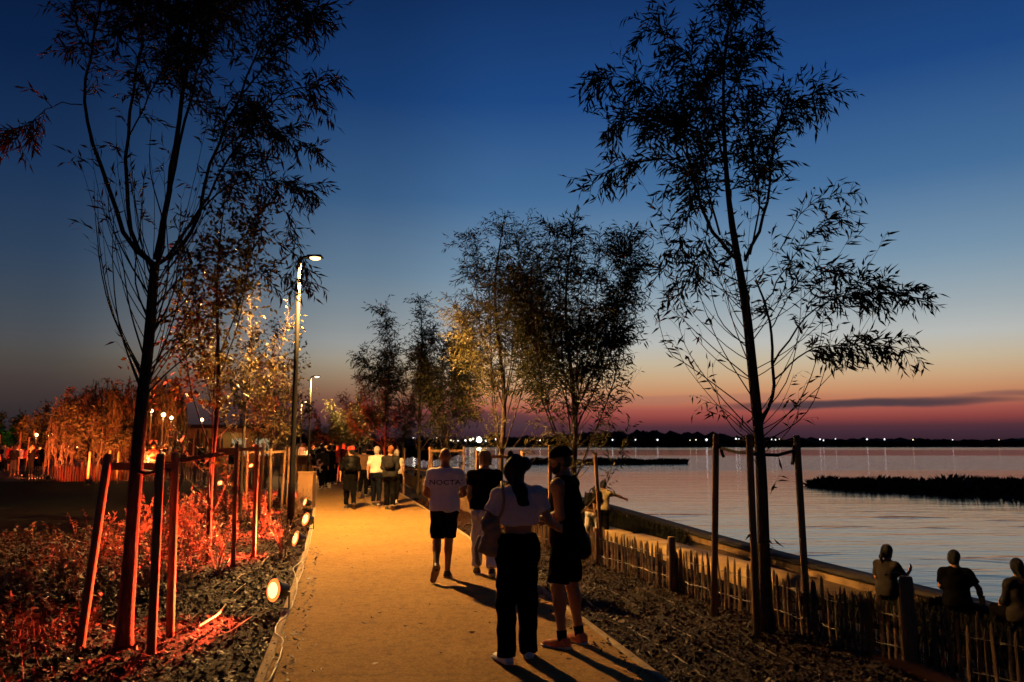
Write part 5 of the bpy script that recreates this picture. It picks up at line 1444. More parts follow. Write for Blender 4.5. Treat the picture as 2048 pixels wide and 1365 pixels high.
# ------------------------------------------------------------------ cables, hoses, sticks
def line(name, label, cat, pts, r_, mat, n=40, lift=.01, wig=0.0, seed=1, group=None):
    r = np.random.default_rng(seed); s = spline([np.array(p) for p in pts], n); s[:, 2] = -.02 + lift + r_
    s[1:-1] += r.normal(0, 1, (n - 2, 3)) * [wig, wig, wig * .5]
    b = s[0].copy()
    o = MB().tube(s - b, r_, 6).build(name, mat, None, True, loc=tuple(b)); tag(o, label, cat, group)
    return o
z8 = lambda L: [G(400 + x / 3.37, 960 + y / 3.37) for x, y in L]
line('cable', 'long pale cable running along the left kerb to the floodlights', 'cable', z8([(455, 1395), (500, 1310), (545, 1190), (560, 1100), (510, 1055), (520, 985), (580, 930), (630, 830), (655, 720), (640, 650), (630, 605), (680, 560), (720, 510), (742, 420), (760, 330)]), .007, M['cable'], 90, .035, .004)
line('cable', 'short second cable looping beside the long one near the kerb', 'cable', z8([(690, 565), (695, 610), (672, 680), (655, 715)]), .006, M['cable'], 20, .045)
line('hose', 'curved pale hose on the mulch left of the nearest floodlight', 'hose', z8([(-20, 1025), (60, 975), (125, 930), (172, 868)]), .012, pale, 24, .05)
line('hose', 'thin pale hose arcing on the mulch below the nearest floodlight', 'hose', z8([(55, 1105), (150, 1075), (245, 1020), (330, 960), (435, 906)]), .007, pale, 30, .05)
line('hose', 'hooked pale hose above and left of the nearest floodlight', 'hose', z8([(275, 705), (255, 688), (275, 665), (350, 641)]), .010, pale, 20, .05)
line('hose', 'curved pale hose leading to the small glowing bush', 'hose', z8([(412, 598), (435, 560), (480, 525), (540, 503)]), .011, pale, 20, .05)
line('stick', 'short stick on the mulch left of the nearest floodlight', 'stick', z8([(220, 785), (262, 748), (305, 714)]), .006, pale, 8, .04)
line('stick', 'bent twig hanging at the foot of the bare pale stems', 'stick', z8([(120, 625), (170, 600), (200, 550)]), .007, pale, 10, .05)
for i, (o_, d0, d1, lb) in enumerate(((.40, 5.0, 13, 'drip hose nearest the right kerb, half buried in mulch'), (.85, 4.6, 12, 'drip hose in the middle of the right bed'), (1.30, 4.4, 11, 'drip hose nearest the picket fence on the right bed'))):
    line('drip_hose', lb, 'hose', [(xr(q) + o_ * min(1, 1.9 / (1 + q * .09)) + .02 * math.sin(q * 2 + i), q, 0) for q in np.arange(d0, d1, .7)], .008, M['hose'], 70, -.001, .004, i)

# ------------------------------------------------------------------ bin, planter, pavilion, leaf
p = G(620, 1000)
t = thing('litter_bin', 'square amber-lit litter bin at the left path edge', 'bin', (X(620, 22.4), 22.4, -.03))
MB().box((0, 0, .5), (.40, .36, .96)).build('body', M['bin'], t)
MB().box((0, 0, 1.0), (.44, .40, .035)).build('lid', M['bin'], t)
for i in range(3): MB().box((-.133 + .133 * i, -.186, .40), (.124, .014, .70)).build('panel', M['bin'], t)
t = thing('planter_box', 'large reddish planter box beyond the litter bin', 'planter', (X(603, 46), 46, 0))
MB().box((0, 0, .55), (2.0, 1.0, 1.0)).build('box', M['brown_cloth'], t)
MB().box((0, 0, 1.08), (2.1, 1.1, .07)).build('rim', M['brown_cloth'], t)
pv_ = thing('pavilion', 'low flat-roofed pavilion behind the thin young tree at left', 'building', (X(455, 62), 62, 0))
em_win = emitter('lit_window', (1, .72, .38), .35)
MB().box((0, 3, 1.45), (7.4, 5, 2.9)).build('wall', M['pavilion'], pv_)
MB().box((0, 2.4, 3.05), (8.6, 7.2, .28)).build('roof', M['grey_cloth'], pv_)
MB().box((0, -1.2, 2.75), (8.5, .12, .30)).build('fascia', M['pavilion'], pv_)
for i in range(5): MB().tube([(-4 + 2 * i, -1.05, 0), (-4 + 2 * i, -1.05, 2.6)], .07, 8).build('column', M['stake'], pv_)
for i in range(4): 
    w_ = MB().box((-2.7 + 1.8 * i, .49, 1.5), (1.1, .05, 1.3)).build('window', em_win if i > 1 else M['steel_dark'], pv_)
    MB().box((-2.7 + 1.8 * i, .45, .82), (1.2, .08, .06)).build('sill', M['concrete'], w_)
lamp('POINT', 'lamp_light', (.5, -.6, 2.3), 60, (1, .62, .2), .1, pv_)
MB().lathe([(.02, 0), (.09, -.02), (.09, -.06), (.02, -.09)], org=(.5, -.6, 2.9), n=10).build('ceiling_lamp', em_globe, pv_)
# dark hedge line behind the left crowd
r_ = np.random.default_rng(12); pts = []
for px in np.arange(-60, 900, 5):
    d_ = 95 + r_.uniform(0, 20); hh = 1.75 + (np.interp(px, [-60, 120, 400, 600, 700, 830, 900], [30, 26, 20, 24, 20, 14, 2]) * r_.uniform(.5, 1)) * d_ / 1600
    pts.append((((px - CX) / FPX * d_, d_, hh * .45), (r_.uniform(.9, 1.8), 1.2, hh * .55)))
blobs('dark_hedge', pts, M['wood_far'], 9)
# close reed leaf at the lower right corner
t = thing('reed_plant', 'blurred reddish reed leaf close to the camera at lower right', 'plant', (.76, .98, 0))
MB().tube([(0, 0, -.03), (.01, 0, .8), (0, .01, 1.38)], [.006, .005, .003], 6).build('stem', M['twig'], t)
a_, b_ = P(1742, 1314, 1.0) - t.location, P(1860, 1352, 1.0) - t.location
s = spline([np.array([0, .01, 1.36]), np.array(b_), np.array((a_ + b_) / 2) + [0, 0, .002], np.array(a_)], 14)
v = []
for i, q in enumerate(s):
    w_ = .0095 * math.sin(math.pi * min(1, .12 + i / 13 * .86)) ** .7
    v += [q + [0, .002, w_], q + [0, -.004, 0], q + [0, .002, -w_]]
ii = np.arange(len(v)).reshape(-1, 3)
obj('leaf_blade', mesh_np('leaf_blade', v, quads=np.stack([ii[:-1, :-1], ii[:-1, 1:], ii[1:, 1:], ii[1:, :-1]], -1).reshape(-1, 4), smooth=True), material('dry_reed_leaf', (.40, .16, .06), .6, .3, 20, trans=.3), t)
# ------------------------------------------------------------------ people
def mats(skin, top=None, bottom=None, shoe=None, hair=None, sole=None, topname='shirt', botname='trousers'):
    return dict(body=M[skin], top=M[top] if top else None, bottom=M[bottom], shoe=M[shoe], hair=M[hair] if hair else None, sole=M[sole or 'rubber_sole'], topname=topname, botname=botname)
def sdf_part(name, D, v, mat, parent, noise=None): return obj(name, D.mesh(name, v, noise), mat, parent)

# -- woman in crop top, back to the camera
p = G(1036, 1322)
pz = pose(elL=(-.285, -.03, 1.165), wrL=(-.17, .16, 1.06), elR=(.275, .0, 1.17), wrR=(.36, .20, 1.09), shL=(-.165, 0, 1.378), shR=(.165, .01, 1.395), hdR=(.5, .8, -.1), head=(-.01, .045, 1.615), hp=-12, hy=-25, ht=4,
          knL=(-.105, .01, .5), anL=(-.10, -.07, .09), toeL=(-.5, .85, 0), knR=(.085, .05, .5), anR=(.095, .12, .09), toeR=(.05, 1, 0), hipL=(-.085, 0, .93), hipR=(.085, 0, .93))
t, fr, L = person('woman seen from behind in a pale crop top and wide black trousers, hair half up', (p.x, p.y, 0), 2, 1.665, pz, mats('skin', 'pale_tee', 'black_cloth', 'shoe_white', 'hair_dark', topname='crop_top'),
                  female=True, top='crop', bottom='trousers', sleeve=.62, hem=.20, hair='half_up', v=.0075, waist=1.06, flare=.024, fat=1.02)
pw_ = Vector((p.x, p.y, 0))
# shoulder bag
bg_ = thing('shoulder_bag', 'slouchy beige bag hanging on a strap at the crop top woman\'s left hip', 'bag', (p.x - .215, p.y - .06, 1.0), R(4))
D = SDF(); D.ell((0, 0, .02), rotx(0) @ roty(.25), (.068, .045, .12), .03); D.cap((-.04, 0, .08), (.06, 0, .14), .04, .02, .05, flat=((0, 1, 0), .7)); D.cap((-.06, 0, -.10), (.04, 0, -.13), .05, .05, .05, flat=((0, 1, 0), .7))
sdf_part('pouch', D, .008, M['bag'], bg_, (.006, 40, 30, 1))
MB().tube([(.06, -.01, .14), (.085, -.085, .22), (.095, -.105, .30), (.085, -.07, .38), (.08, .02, .435), (.085, .09, .40), (.085, .13, .28), (.07, .10, .2), (.05, .02, .13)], .012, 6).build('strap', M['bag'], bg_, True)
MB().tube([(-.10, 0, .0), (-.13, 0, -.1), (-.115, 0, -.21), (-.10, 0, -.24)], [.012, .014, .02, .012], 6).build('tassel', M['bag'], bg_, True)

# -- man in cap and sleeveless top
p = G(1130, 1292)
pz = pose(shL=(-.18, .0, 1.392), shR=(.18, .02, 1.388), elL=(-.205, -.03, 1.135), wrL=(-.14, .21, 1.10), hdL=(.1, 1, .0), elR=(.22, .0, 1.14), wrR=(.12, .20, 1.08), hy=28, hp=-6, head=(0, .05, 1.615), neck=(0, .015, 1.465),
          hipL=(-.085, 0, .92), hipR=(.085, 0, .92), knL=(-.10, .045, .5), anL=(-.105, .0, .09), toeL=(-.05, 1, 0), knR=(.115, .0, .50), anR=(.13, -.06, .09), toeR=(.45, 1, 0))
t, fr, L = person('man in a dark cap and black sleeveless top with shorts and rust sneakers', (p.x + .02, p.y, 0), 62, 1.735, pz, mats('skin_tan', 'black_cloth', 'black_cloth', 'shoe_rust', None, topname='tank_top', botname='shorts'),
                  top='tank', bottom='shorts', sleeve=0, hem=-.06, hair=None, v=.0075, fat=1.02)
HF, hc, k = fr['HF'], fr['hc'], fr['k']; hr, hf, hu = HF[:, 0], HF[:, 1], HF[:, 2]
D = SDF(); D.ell(hc + hu * .045 - hf * .008, HF, (.086, .108, .088), .01, clip=(hc + hu * .030, -hu))
sdf_part('cap', D, .007, M['black_cloth'], t)
D = SDF(); D.cap(hc + hf * .085 + hu * .040, hc + hf * .155 + hu * .028, .062, .05, .01, flat=(hu, .12)); sdf_part('cap_brim', D, .006, M['black_cloth'], t)
D = SDF(); D.ell(hc - hf * .018 - hu * .005, HF, (.0805, .0885, .080), .01, clip=(hc + hf * .0, nrm(hf - .1 * hu)))
sdf_part('hair', D, .007, M['hair_dark'], t, (.003, 60, 30, 2))
D = SDF(); D.ell(hc + hf * .034 - hu * .075, HF, (.058, .062, .052), .02, clip=(hc - hu * .052, hu)); D.cap(hc - hr * .066 + hf * .02 - hu * .03, hc - hr * .052 + hf * .05 - hu * .08, .013, .016, .02); D.cap(hc + hr * .066 + hf * .02 - hu * .03, hc + hr * .052 + hf * .05 - hu * .08, .013, .016, .02)
D.cap(hc - hr * .02 + hf * .093 - hu * .048, hc + hr * .02 + hf * .093 - hu * .048, .006, .006, .01)
sdf_part('beard', D, .006, M['hair_dark'], t, (.002, 80, 60, 2))
for s in (-1, 1):
    D = SDF(); D.ell(hc + hr * s * .034 + hf * .082 - hu * .002, HF, (.013, .012, .010), .004); sdf_part('eye', D, .004, M['eye'], t)
gl = MB()
V = lambda a: Vector(tuple(a))
for s in (-1, 1):
    c0 = hc + hr * s * .036 + hf * .108 - hu * .004
    gl.tube([V(c0 + hr * math.cos(a) * .026 + hu * math.sin(a) * .020) for a in np.linspace(0, 2 * math.pi, 15)], .0022, 5, False)
    gl.tube([V(c0 + hr * s * .026), V(hc + hr * s * .082 + hf * .06 + hu * .0), V(hc + hr * s * .083 - hf * .01)], .002, 5)
gl.tube([V(hc - hr * .010 + hf * .110), V(hc + hr * .010 + hf * .110)], .002, 5)
go = gl.build('spectacles', M['gold'], t)
for s in (-1, 1):
    c0 = hc + hr * s * .036 + hf * .108 - hu * .004
    MB().add([V(c0)] + [V(c0 + hr * math.cos(a) * .025 + hu * math.sin(a) * .019) for a in np.linspace(0, 2 * math.pi, 14, False)], [(0, i + 1, (i + 1) % 14 + 1) for i in range(14)]).build('lens', M['glass_lens'], go)
for a in 'LR':
    an, kn = fr['J']['an' + a], fr['J']['kn' + a]; d_ = nrm(kn - an)
    D = SDF(); D.cap(an - d_ * .03, an + d_ * .075, .043, .045, .01, clip=(an + d_ * .065, d_)); sdf_part('sock', D, .008, M['black_cloth'], t)
w_ = thing('waist_bag', 'black bag worn at the back of the capped man\'s hip', 'bag', (p.x + .17, p.y - .0, .86), R(62))
D = SDF(); D.ell((0, 0, 0), np.eye(3), (.10, .05, .13), .03); D.ell((.0, -.03, -.03), np.eye(3), (.07, .04, .08), .03); sdf_part('pouch', D, .01, M['bag_black'], w_, (.004, 30, 20, 1))
MB().tube([(-.12, .02, .05), (-.16, .1, .10), (-.10, .2, .16)], .012, 6).build('strap', M['bag_black'], w_, True)

# -- man in white printed tee, walking away
p = G(888, 1158)
pz = pose(**WALK_L); pz.update(elL=(-.255, .02, 1.13), wrL=(-.15, .22, 1.06), elR=(.255, .02, 1.13), wrR=(.15, .22, 1.06), hp=-14, anL=(-.10, -.36, .21), knL=(-.10, -.02, .49), toeL=(-.25, .5, -.85), anR=(.045, .10, .09), knR=(.06, .11, .5))
t, fr, L = person('bald man walking away in a white tee with dark lettering and black shorts', (p.x, p.y, 0), 4, 1.70, pz, mats('skin_tan', 'white_cloth', 'black_cloth', 'shoe_dark', None, 'sole_brown', 'tee_shirt', 'shorts'), top='tee', bottom='shorts', sleeve=.62, hem=-.045, hair=None, v=.009, fat=1.05)
sm = L['top']; bv = BVHTree.FromPolygons([tuple(q.co) for q in sm.vertices], [tuple(q.vertices) for q in sm.polygons])
cu = bpy.data.curves.new('lettering', 'FONT'); cu.body = "NOCTA'"; cu.size = .088; cu.align_x = 'CENTER'; cu.align_y = 'CENTER'; cu.space_character = 1.06; cu.offset = .0006
tmp = bpy.data.objects.new('tmp', cu); COL.objects.link(tmp)
tm = bpy.data.meshes.new_from_object(tmp.evaluated_get(bpy.context.evaluated_depsgraph_get())); bpy.data.objects.remove(tmp)
import bmesh
bm = bmesh.new(); bm.from_mesh(tm); bmesh.ops.triangulate(bm, faces=bm.faces)
bmesh.ops.subdivide_edges(bm, edges=[e for e in bm.edges if e.calc_length() > .03], cuts=2, use_grid_fill=False); bmesh.ops.triangulate(bm, faces=bm.faces)
for q in bm.verts:
    x, z = q.co.x * 1.28 + .012, q.co.y + 1.245
    hit = bv.ray_cast(Vector((x, -1, z)), Vector((0, 1, 0)))
    q.co = Vector((x, (hit[0].y if hit[0] else -.1) - .0035, z))
bm.to_mesh(tm); bm.free()
obj('lettering', tm, M['print'], t)
# -- blond woman in black tee and white trousers
p = G(968, 1152)
pz = pose(**STEP); pz.update(elL=(-.225, -.05, 1.14), wrL=(-.185, .07, .93), hy=38, hp=-10, elR=(.23, -.0, 1.15), wrR=(.14, .2, 1.12))
person('blond woman in a black tee and white trousers, face turned left', (p.x, p.y, 0), 6, 1.67, pz, mats('skin', 'black_cloth', 'white_cloth', 'shoe_dark', 'hair_blond', topname='tee_shirt'), female=True, top='tee', sleeve=.55, hem=-.03, hair='tied', v=.009, flare=.012)

# -- group of strollers
p = G(699, 1018)
pz = pose(**WALK_R); pz.update(hy=55, elL=(-.25, -.06, 1.14), wrL=(-.28, -.02, .91), anR=(.12, -.30, .15), knR=(.1, -.03, .5), anL=(-.1, .02, .09), knL=(-.1, .06, .5))
t, fr, L = person('stroller in a red cap and long black coat, face turned left', (p.x, p.y, 0), 10, 1.67, pz, mats('skin', 'black_cloth', 'black_cloth', 'shoe_dark', 'hair_dark', 'sole_brown', 'coat'), top='coat', sleeve=1.3, hem=-.42, hair='short', v=.013, hand=True, flare=.004)
HF, hc = fr['HF'], fr['hc']; hf, hu, hr = HF[:, 1], HF[:, 2], HF[:, 0]
D = SDF(); D.ell(hc + hu * .048 - hf * .008, HF, (.093, .115, .09), .01, clip=(hc + hu * .032, -hu)); D.cap(hc + hf * .09 + hu * .045, hc + hf * .17 + hu * .04, .065, .05, .01, flat=(hu, .16)); sdf_part('cap', D, .009, M['red_cloth'], t)
def backpack(pos, rot, label, mat, s=1.0):
    b_ = thing('backpack', label, 'backpack', pos, R(rot))
    D = SDF(); D.ell((0, 0, 0), np.eye(3), (.15 * s, .085 * s, .22 * s), .03); D.cap((-.08 * s, -.01, -.13 * s), (.08 * s, -.01, -.13 * s), .085 * s, .085 * s, .05); sdf_part('pack', D, .012, mat, b_, (.004, 30, 20, 1))
    D = SDF(); D.ell((0, -.075 * s, -.08 * s), np.eye(3), (.11 * s, .045 * s, .10 * s), .03); sdf_part('pocket', D, .011, mat, b_)
    for sx_ in (-1, 1): MB().tube([(sx_ * .08 * s, .05, .17 * s), (sx_ * .10 * s, .13 * s, .22 * s), (sx_ * .11 * s, .22 * s, .16 * s), (sx_ * .13 * s, .24 * s, -.02), (sx_ * .12 * s, .08 * s, -.18 * s)], .018 * s, 6).build('strap', mat, b_, True)
    return b_
backpack((p.x + .045, p.y - .20, 1.22), 10, 'black backpack worn by the stroller in the red cap', M['bag_black'])
p = G(752, 1012)
pz = pose(**STEP); pz.update(elL=(-.25, -.03, 1.14), wrL=(-.26, .03, .91), hy=-15)
person('grey-haired stroller in a cream short-sleeved shirt and dark trousers', (p.x, p.y, 0), 6, 1.68, pz, mats('skin', 'cream_cloth', 'navy_cloth', 'shoe_dark', 'hair_grey'), top='shirt', sleeve=.8, hem=.03, hair='short', v=.012, fat=1.05, waist=1.0)
p = G(779, 1020)
pz = pose(**WALK_R); pz.update(elL=(-.22, -.02, 1.15), wrL=(-.16, .16, 1.05), elR=(.22, -.02, 1.15), wrR=(.16, .16, 1.05), anR=(.12, -.28, .14), knR=(.1, -.02, .5), hy=20)
person('red-haired stroller in a dark jacket beside the cream shirt', (p.x, p.y, 0), 2, 1.70, pz, mats('skin', 'grey_cloth', 'black_cloth', 'shoe_dark', 'hair_red', 'sole_brown', 'jacket'), female=True, top='coat', sleeve=1.8, hem=-.05, hair='bun', v=.012, flare=.015)
backpack((p.x + .0, p.y - .19, 1.27), 2, 'small dark leather backpack on the red-haired stroller', M['grey_cloth'], .8)
def simple(label, px, d, rot, h, pz, m, **kw):
    return person(label, (X(px, d), d, 0), rot, h, pz, m, v=.016, hand=False, face=False, folds=False, **kw)
simple('stroller with a pale top glimpsed right of the red-haired stroller', 795, 24, -10, 1.58, pose(**STEP), mats('skin', 'cream_cloth', 'black_cloth', 'shoe_white', 'hair_grey'), sleeve=.7)
simple('stroller in a brown shirt and black trousers between the red cap and the cream shirt', 731, 26.5, 5, 1.66, pose(**WALK_L), mats('skin', 'brown_cloth', 'black_cloth', 'shoe_dark', 'hair_dark', 'sole_brown'), sleeve=.7)
simple('stroller with a white sun hat behind the red cap', 708, 29, 0, 1.70, pose(), mats('skin', 'brown_cloth', 'black_cloth', 'shoe_dark', 'hair_grey'), sleeve=.7)
simple('tall stroller in black behind the cream shirt', 741, 31, 0, 1.76, pose(**STEP), mats('skin', 'black_cloth', 'black_cloth', 'shoe_dark', 'hair_dark'), sleeve=1.8)
t_, f_, _ = simple('stroller in dark clothes carrying pink flowers at the left path edge', 649, 31.5, 0, 1.66, pose(**STEP), mats('skin', 'grey_cloth', 'black_cloth', 'shoe_dark', 'hair_dark'), sleeve=1.8)
b_ = thing('bouquet', 'bunch of pale pink flowers held at the left side of a dark stroller', 'flowers', (X(643, 31.2), 31.2, .95))
r_ = np.random.default_rng(3)
blm = material('pink_petal', (.75, .38, .32), .7, .15, 9)
for i in range(14):
    q = r_.normal(0, .09, 3); D = MB().lathe([(.01, -.03), (.05, 0), (.03, .035), (.005, .045)], r_.normal(0, 1, 3), Vector(q), 8).build('flower', blm, b_, True)
MB().tube([(0, 0, -.05), (.05, 0, -.3)], [.05, .02], 8).build('wrapping', M['cream_cloth'], b_)
simple('stroller in black walking right of the flower carrier', 662, 32.5, 0, 1.72, pose(**WALK_R), mats('skin', 'black_cloth', 'black_cloth', 'shoe_dark', 'hair_dark'), sleeve=1.8)
simple('stroller in a dark red top behind the flower carrier', 672, 35, 0, 1.70, pose(**STEP), mats('skin', 'red_cloth', 'navy_cloth', 'shoe_dark', 'hair_dark'), sleeve=.7)

# -- couple on the bank
zb = -1.0
pt_ = P(1206, 1080, 22.8)
pz = pose(elR=(.46, .16, 1.30), wrR=(.68, .28, 1.20), hdR=(.85, .35, -.25), point='R', hy=-50, hp=-8, knL=(-.09, .03, .5), pelvis=(0, 0, .95), neck=(.03, .05, 1.46), head=(.05, .09, 1.61))
person('man in a yellowish tee pointing over the lake beside the low bench', (pt_.x, 22.8, zb), 0, 1.74, pz, mats('skin_tan', 'khaki_cloth', 'black_cloth', 'shoe_white', 'hair_dark', topname='tee_shirt'), top='tee', sleeve=.5, hem=-.03, hair='short', v=.012)
backpack((pt_.x - .16, 22.68, zb + 1.30), 25, 'black backpack on the back of the pointing man', M['bag_black'], .95)
pz = pose(pelvis=(.02, -.02, .93), neck=(.1, .14, 1.40), head=(.13, .19, 1.55), shL=(-.05, .13, 1.325), shR=(.26, .13, 1.335), elL=(-.11, .10, 1.1), wrL=(-.02, .24, 1.0), elR=(.30, .1, 1.1), wrR=(.24, .25, 1.0), hipL=(-.07, -.02, .9), hipR=(.1, -.02, .9), knL=(-.12, .02, .52), anL=(-.34, -.10, .16), toeL=(.4, .75, -.5), knR=(.2, .14, .52), anR=(.22, .1, .09), toeR=(.3, 1, 0), hp=-14)
person('woman in pale trousers stepping up the bank behind the pointing man', (pt_.x - .30, 23.1, zb), -6, 1.62, pz, mats('skin', 'brown_cloth', 'cream_cloth', 'shoe_white', 'hair_dark', topname='jacket'), female=True, top='coat', sleeve=1.5, hem=-.05, hair='bun', v=.012)
backpack((pt_.x - .36, 22.86, zb + 1.20), 0, 'black backpack on the woman stepping up the bank', M['bag_black'], .9)
b_ = thing('plastic_bag', 'green plastic bag lying on the bank below the stepping woman', 'bag', (X(1178, 20.5), 20.5, -.86))
D = SDF(); D.ell((0, 0, .1), np.eye(3), (.20, .14, .14), .05); D.cap((.1, 0, .1), (.25, 0, .05), .10, .04, .06); sdf_part('sack', D, .016, M['green'], b_, (.012, 22, 18, 3)); D = SDF(); D.cap((-.06, 0, .22), (-.09, 0, .32), .035, .05, .02); sdf_part('knot', D, .012, M['green'], b_)

# -- people seated on the shore wall (seat height of the wall top)
SIT = dict(pelvis=(0, 0, .10), neck=(0, .03, .60), head=(0, .06, .755), shL=(-.175, .02, .525), shR=(.175, .02, .525), hipL=(-.09, .03, .09), hipR=(.09, .03, .09), knL=(-.10, .46, .09), knR=(.10, .46, .09), anL=(-.10, .44, -.32), anR=(.10, .44, -.32), toeL=(-.1, 1, 0), toeR=(.1, 1, 0),
           elL=(-.235, .05, .29), elR=(.235, .05, .29), wrL=(-.15, .26, .22), wrR=(.15, .26, .22))
def seated(px, d, rot, h, label, m, **kw):
    pz = pose(**SIT); pz.update(kw.pop('pz', {}))
    return person(label, (X(px, d), d, -.80), rot, h, pz, m, v=.012, face=True, **kw)
seated(1752, 13.9, -58, 1.70, 'woman with a ponytail in a pale top seated on the shore wall, leftmost of three', mats('skin_tan', 'shaded_cloth', 'black_cloth', 'shoe_dark', 'hair_dark'), female=True, top='tee', sleeve=.8, hem=-.08, hair='pony', waist=1.0, pz=dict(hy=-12, elR=(.24, .15, .33), wrR=(.20, .36, .42), hdR=(0, .6, .8)))
t, fr, L = seated(1886, 13.0, -28, 1.74, 'man in a dark tee seated on the shore wall, middle of three', mats('skin_tan', 'black_cloth', 'navy_cloth', 'shoe_dark', 'hair_dark'), top='tee', sleeve=.7, hem=-.08, hair='short', waist=1.0, fat=1.05, pz=dict(hy=-25, hp=-8, elR=(.31, -.02, .31), wrR=(.34, .08, .06), elL=(-.22, .08, .30)))
b_ = thing('phone', 'dark phone held low in the hand of the middle seated man', 'phone', (X(1938, 12.7), 12.75, -.70), R(-28))
bx_ = MB().box((0, 0, .05), (.08, .012, .155), rotx_ := Matrix.Rotation(-.5, 3, 'X')); bx_.build('case', M['bag_black'], b_); MB().box((0, .008, .055), (.07, .004, .14), rotx_).build('screen', M['glass_lens'], b_)
seated(2012, 12.0, 5, 1.76, 'person with long hair in a pale jacket seated rightmost on the shore wall', mats('skin', 'shaded_cloth', 'black_cloth', 'shoe_dark', 'hair_dark'), female=True, top='coat', sleeve=1.8, hem=-.08, hair='long', waist=1.0, fat=1.12, pz=dict(hy=-20))
c_ = thing('fishing_rod', 'thin curved wire or rod hanging beside the leftmost seated woman', 'rod', tuple(P(1775, 1150, 13.7)))
pts_ = [P(x, y, 13.7) - c_.location for x, y in ((1774, 1148), (1790, 1144), (1810, 1150), (1824, 1158), (1829, 1176))]
MB().tube(pts_, .005, 5).build('rod', M['cable'], c_); MB().tube([pts_[0] + Vector((-.05, 0, -.03)), pts_[0]], .011, 6).build('grip', M['bag_black'], c_)

# -- far crowd: a few builds, copied with their own colours
def far_proto(seed):
    r = np.random.default_rng(seed); fem = seed % 2 == 0
    pzz = pose(**[STEP, WALK_L, {}, WALK_R, {}, STEP][seed % 6]); pzz['hy'] = r.uniform(-50, 50)
    if seed % 3 == 1: pzz.update(wrL=(-.1, .25, 1.05), wrR=(.1, .25, 1.05))
    L, fr = figure(1.72 if not fem else 1.64, pzz, female=fem, top='tee' if seed % 3 else 'coat', sleeve=[.7, 1.8, .7][seed % 3], hem=-.04, hair='long' if fem else 'short', v=.026, hand=False, face=False, folds=False, bottom='shorts' if seed == 3 else 'trousers')
    for me in L.values(): me.materials.append(M['skin'])
    return L
PROT = [far_proto(i) for i in range(6)]
TOPS = {'dark': 'black_cloth', 'white': 'white_cloth', 'cream': 'cream_cloth', 'red': 'red_cloth', 'grey': 'grey_cloth', 'brown': 'brown_cloth'}
def far_person(i, px, d, colr, label, group, rot=None):
    r = np.random.default_rng(1000 + i); L = PROT[i % 6]
    t = thing('person', label, 'person', (X(px, d), d, 0), R(r.uniform(-30, 30) if rot is None else rot), group)
    s = r.uniform(.93, 1.05); t.scale = (s, s, s)
    hm = M[['hair_dark', 'hair_red', 'hair_dark', 'hair_blond', 'hair_grey', 'hair_dark'][int(r.integers(0, 6))]]
    for key, me in L.items():
        nm = {'top': 'shirt', 'bottom': 'trousers', 'shoeL': 'shoe', 'shoeR': 'shoe'}.get(key, key)
        if key.startswith('sole'): continue
        o = obj(nm, me, None, t)
        mt = {'body': M['skin'], 'shirt': M[TOPS[colr]], 'trousers': M['black_cloth' if r.random() < .7 else 'grey_cloth'], 'shoe': M['shoe_dark'], 'hair': hm}[nm]
        o.material_slots[0].link = 'OBJECT'; o.material_slots[0].material = mt
r_ = np.random.default_rng(4)
i = 0
for px, d, c in [(684, 40, 'dark'), (654, 43, 'red'), (642, 47, 'cream'), (630, 50, 'dark'), (617, 52, 'white'), (608, 56, 'white'), (598, 54, 'cream'), (664, 52, 'dark'), (676, 55, 'red'), (690, 47, 'dark'), (648, 58, 'white'), (636, 62, 'dark'), (622, 66, 'brown'), (610, 70, 'dark'), (658, 66, 'dark'), (604, 76, 'white'), (628, 78, 'dark'), (644, 74, 'cream'), (668, 72, 'dark'), (714, 44, 'dark'), (726, 48, 'dark'), (592, 62, 'cream'), (679, 36, 'dark'), (690, 38, 'dark'), (703, 41, 'dark'), (668, 39, 'dark'), (656, 48, 'dark'), (738, 37, 'dark'), (722, 40, 'brown'), (646, 41, 'dark'), (634, 45, 'dark'), (613, 60, 'dark'), (626, 57, 'dark'), (600, 66, 'dark'), (750, 42, 'dark')]:
    lab = {'dark': "distant figure in dark clothes at the path's far end", 'red': "distant figure in a red top at the path's far end", 'white': "distant figure in a white top at the path's far end", 'cream': "distant figure in a cream top at the path's far end", 'brown': "distant figure in a brown top at the path's far end"}[c]
    far_person(i, px, d, c, lab, 'distant %s-topped walkers on the path' % c); i += 1
for px, d, c in [(4, 45, 'dark'), (10, 48, 'dark'), (18, 51, 'cream'), (24, 52, 'white'), (31, 50, 'red'), (38, 44, 'dark'), (44, 51, 'white'), (50, 53, 'cream'), (56, 50, 'white'), (63, 49, 'red'), (67, 52, 'cream'), (73, 44, 'dark'), (80, 50, 'red'), (88, 52, 'dark'), (96, 49, 'dark'), (104, 50, 'brown'), (126, 50, 'dark'), (140, 49, 'dark'), (-8, 47, 'red'), (-2, 52, 'cream'), (14, 54, 'white'), (35, 55, 'cream'), (47, 56, 'red'), (70, 56, 'white')]:
    lab = {'dark': 'small dark figure in the lit crowd at far left', 'red': 'small red-topped figure in the lit crowd at far left', 'white': 'small white-topped figure in the lit crowd at far left', 'cream': 'small cream-topped figure in the lit crowd at far left', 'brown': 'small brown-topped figure in the lit crowd at far left'}[c]
    far_person(i, px, d, c, lab, '%s-topped people in the far left crowd' % c); i += 1
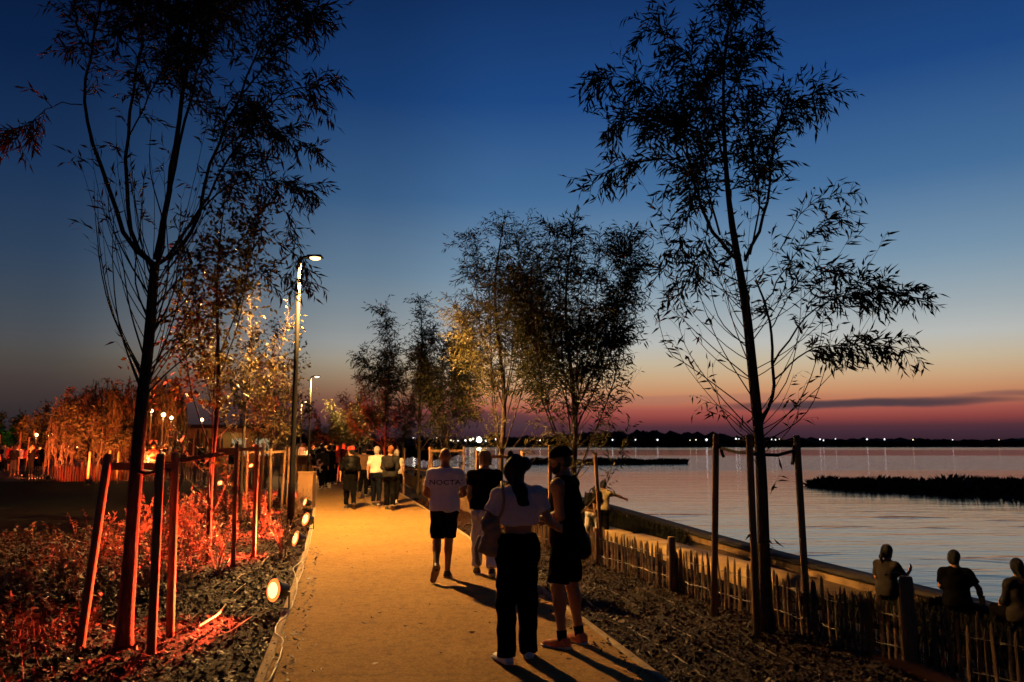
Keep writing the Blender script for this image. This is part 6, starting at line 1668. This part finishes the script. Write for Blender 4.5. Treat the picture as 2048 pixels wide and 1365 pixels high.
for px, d, c in [(295, 42, 'grey'), (306, 43, 'cream'), (314, 41.5, 'red'), (328, 42, 'white'), (338, 43, 'dark'), (346, 41, 'brown'), (362, 43, 'dark'), (374, 44, 'dark'), (408, 46, 'dark'), (420, 47, 'grey'), (470, 48, 'dark'), (486, 50, 'dark')]:
    lab = {'dark': 'small dark figure below the lanterns and pavilion', 'red': 'small figure in a bright red top below the lanterns', 'white': 'small figure in a white top below the lanterns', 'cream': 'small figure in a cream top below the lanterns', 'brown': 'small figure in a brown top below the lanterns', 'grey': 'small figure in a grey top below the lanterns'}[c]
    far_person(i, px, d, c, lab, '%s-topped people below the lanterns' % c); i += 1
# people sitting by the water far left of the lake
for j, (px, d) in enumerate(((811, 37), (836, 39))):
    pz = pose(**SIT); L, fr = figure(1.7, pz, top='tee', sleeve=1.8, hem=-.06, hair='short', v=.024, hand=False, face=False, folds=False, waist=1.0)
    t = thing('person', ['dark seated figure at the water side, left of the white tee man', 'second dark seated figure at the water side behind the stakes'][j], 'person', (X(px, d), d, -.08), R(-60))
    for key, me in L.items():
        if key.startswith('sole'): continue
        nm = {'top': 'shirt', 'bottom': 'trousers', 'shoeL': 'shoe', 'shoeR': 'shoe'}.get(key, key); obj(nm, me, M['skin_tan'] if nm == 'body' else M['black_cloth'], t)

# ------------------------------------------------------------------ labels: alike things of one group are told apart by their order
ORD = ['leftmost', 'second from left', 'third from left', 'fourth from left', 'fifth from left', 'sixth from left', 'seventh from left', 'eighth from left', 'ninth from left', 'tenth from left'] + ['%s from left' % w for w in
       ('eleventh', 'twelfth', 'thirteenth', 'fourteenth', 'fifteenth', 'sixteenth', 'seventeenth', 'eighteenth', 'nineteenth', 'twentieth', 'twenty-first', 'twenty-second', 'twenty-third', 'twenty-fourth', 'twenty-fifth', 'twenty-sixth', 'twenty-seventh', 'twenty-eighth')]
byl = {}
for o in list(COL.objects):
    if 'group' in o and 'label' in o: byl.setdefault((o['group'], o['label']), []).append(o)
for (g, lb), os_ in byl.items():
    if len(os_) < 2: continue
    os_.sort(key=lambda o: o.location.x / o.location.y)
    for k_, o in enumerate(os_): o['label'] = '%s, %s' % (lb, 'rightmost' if k_ == len(os_) - 1 else ORD[k_])
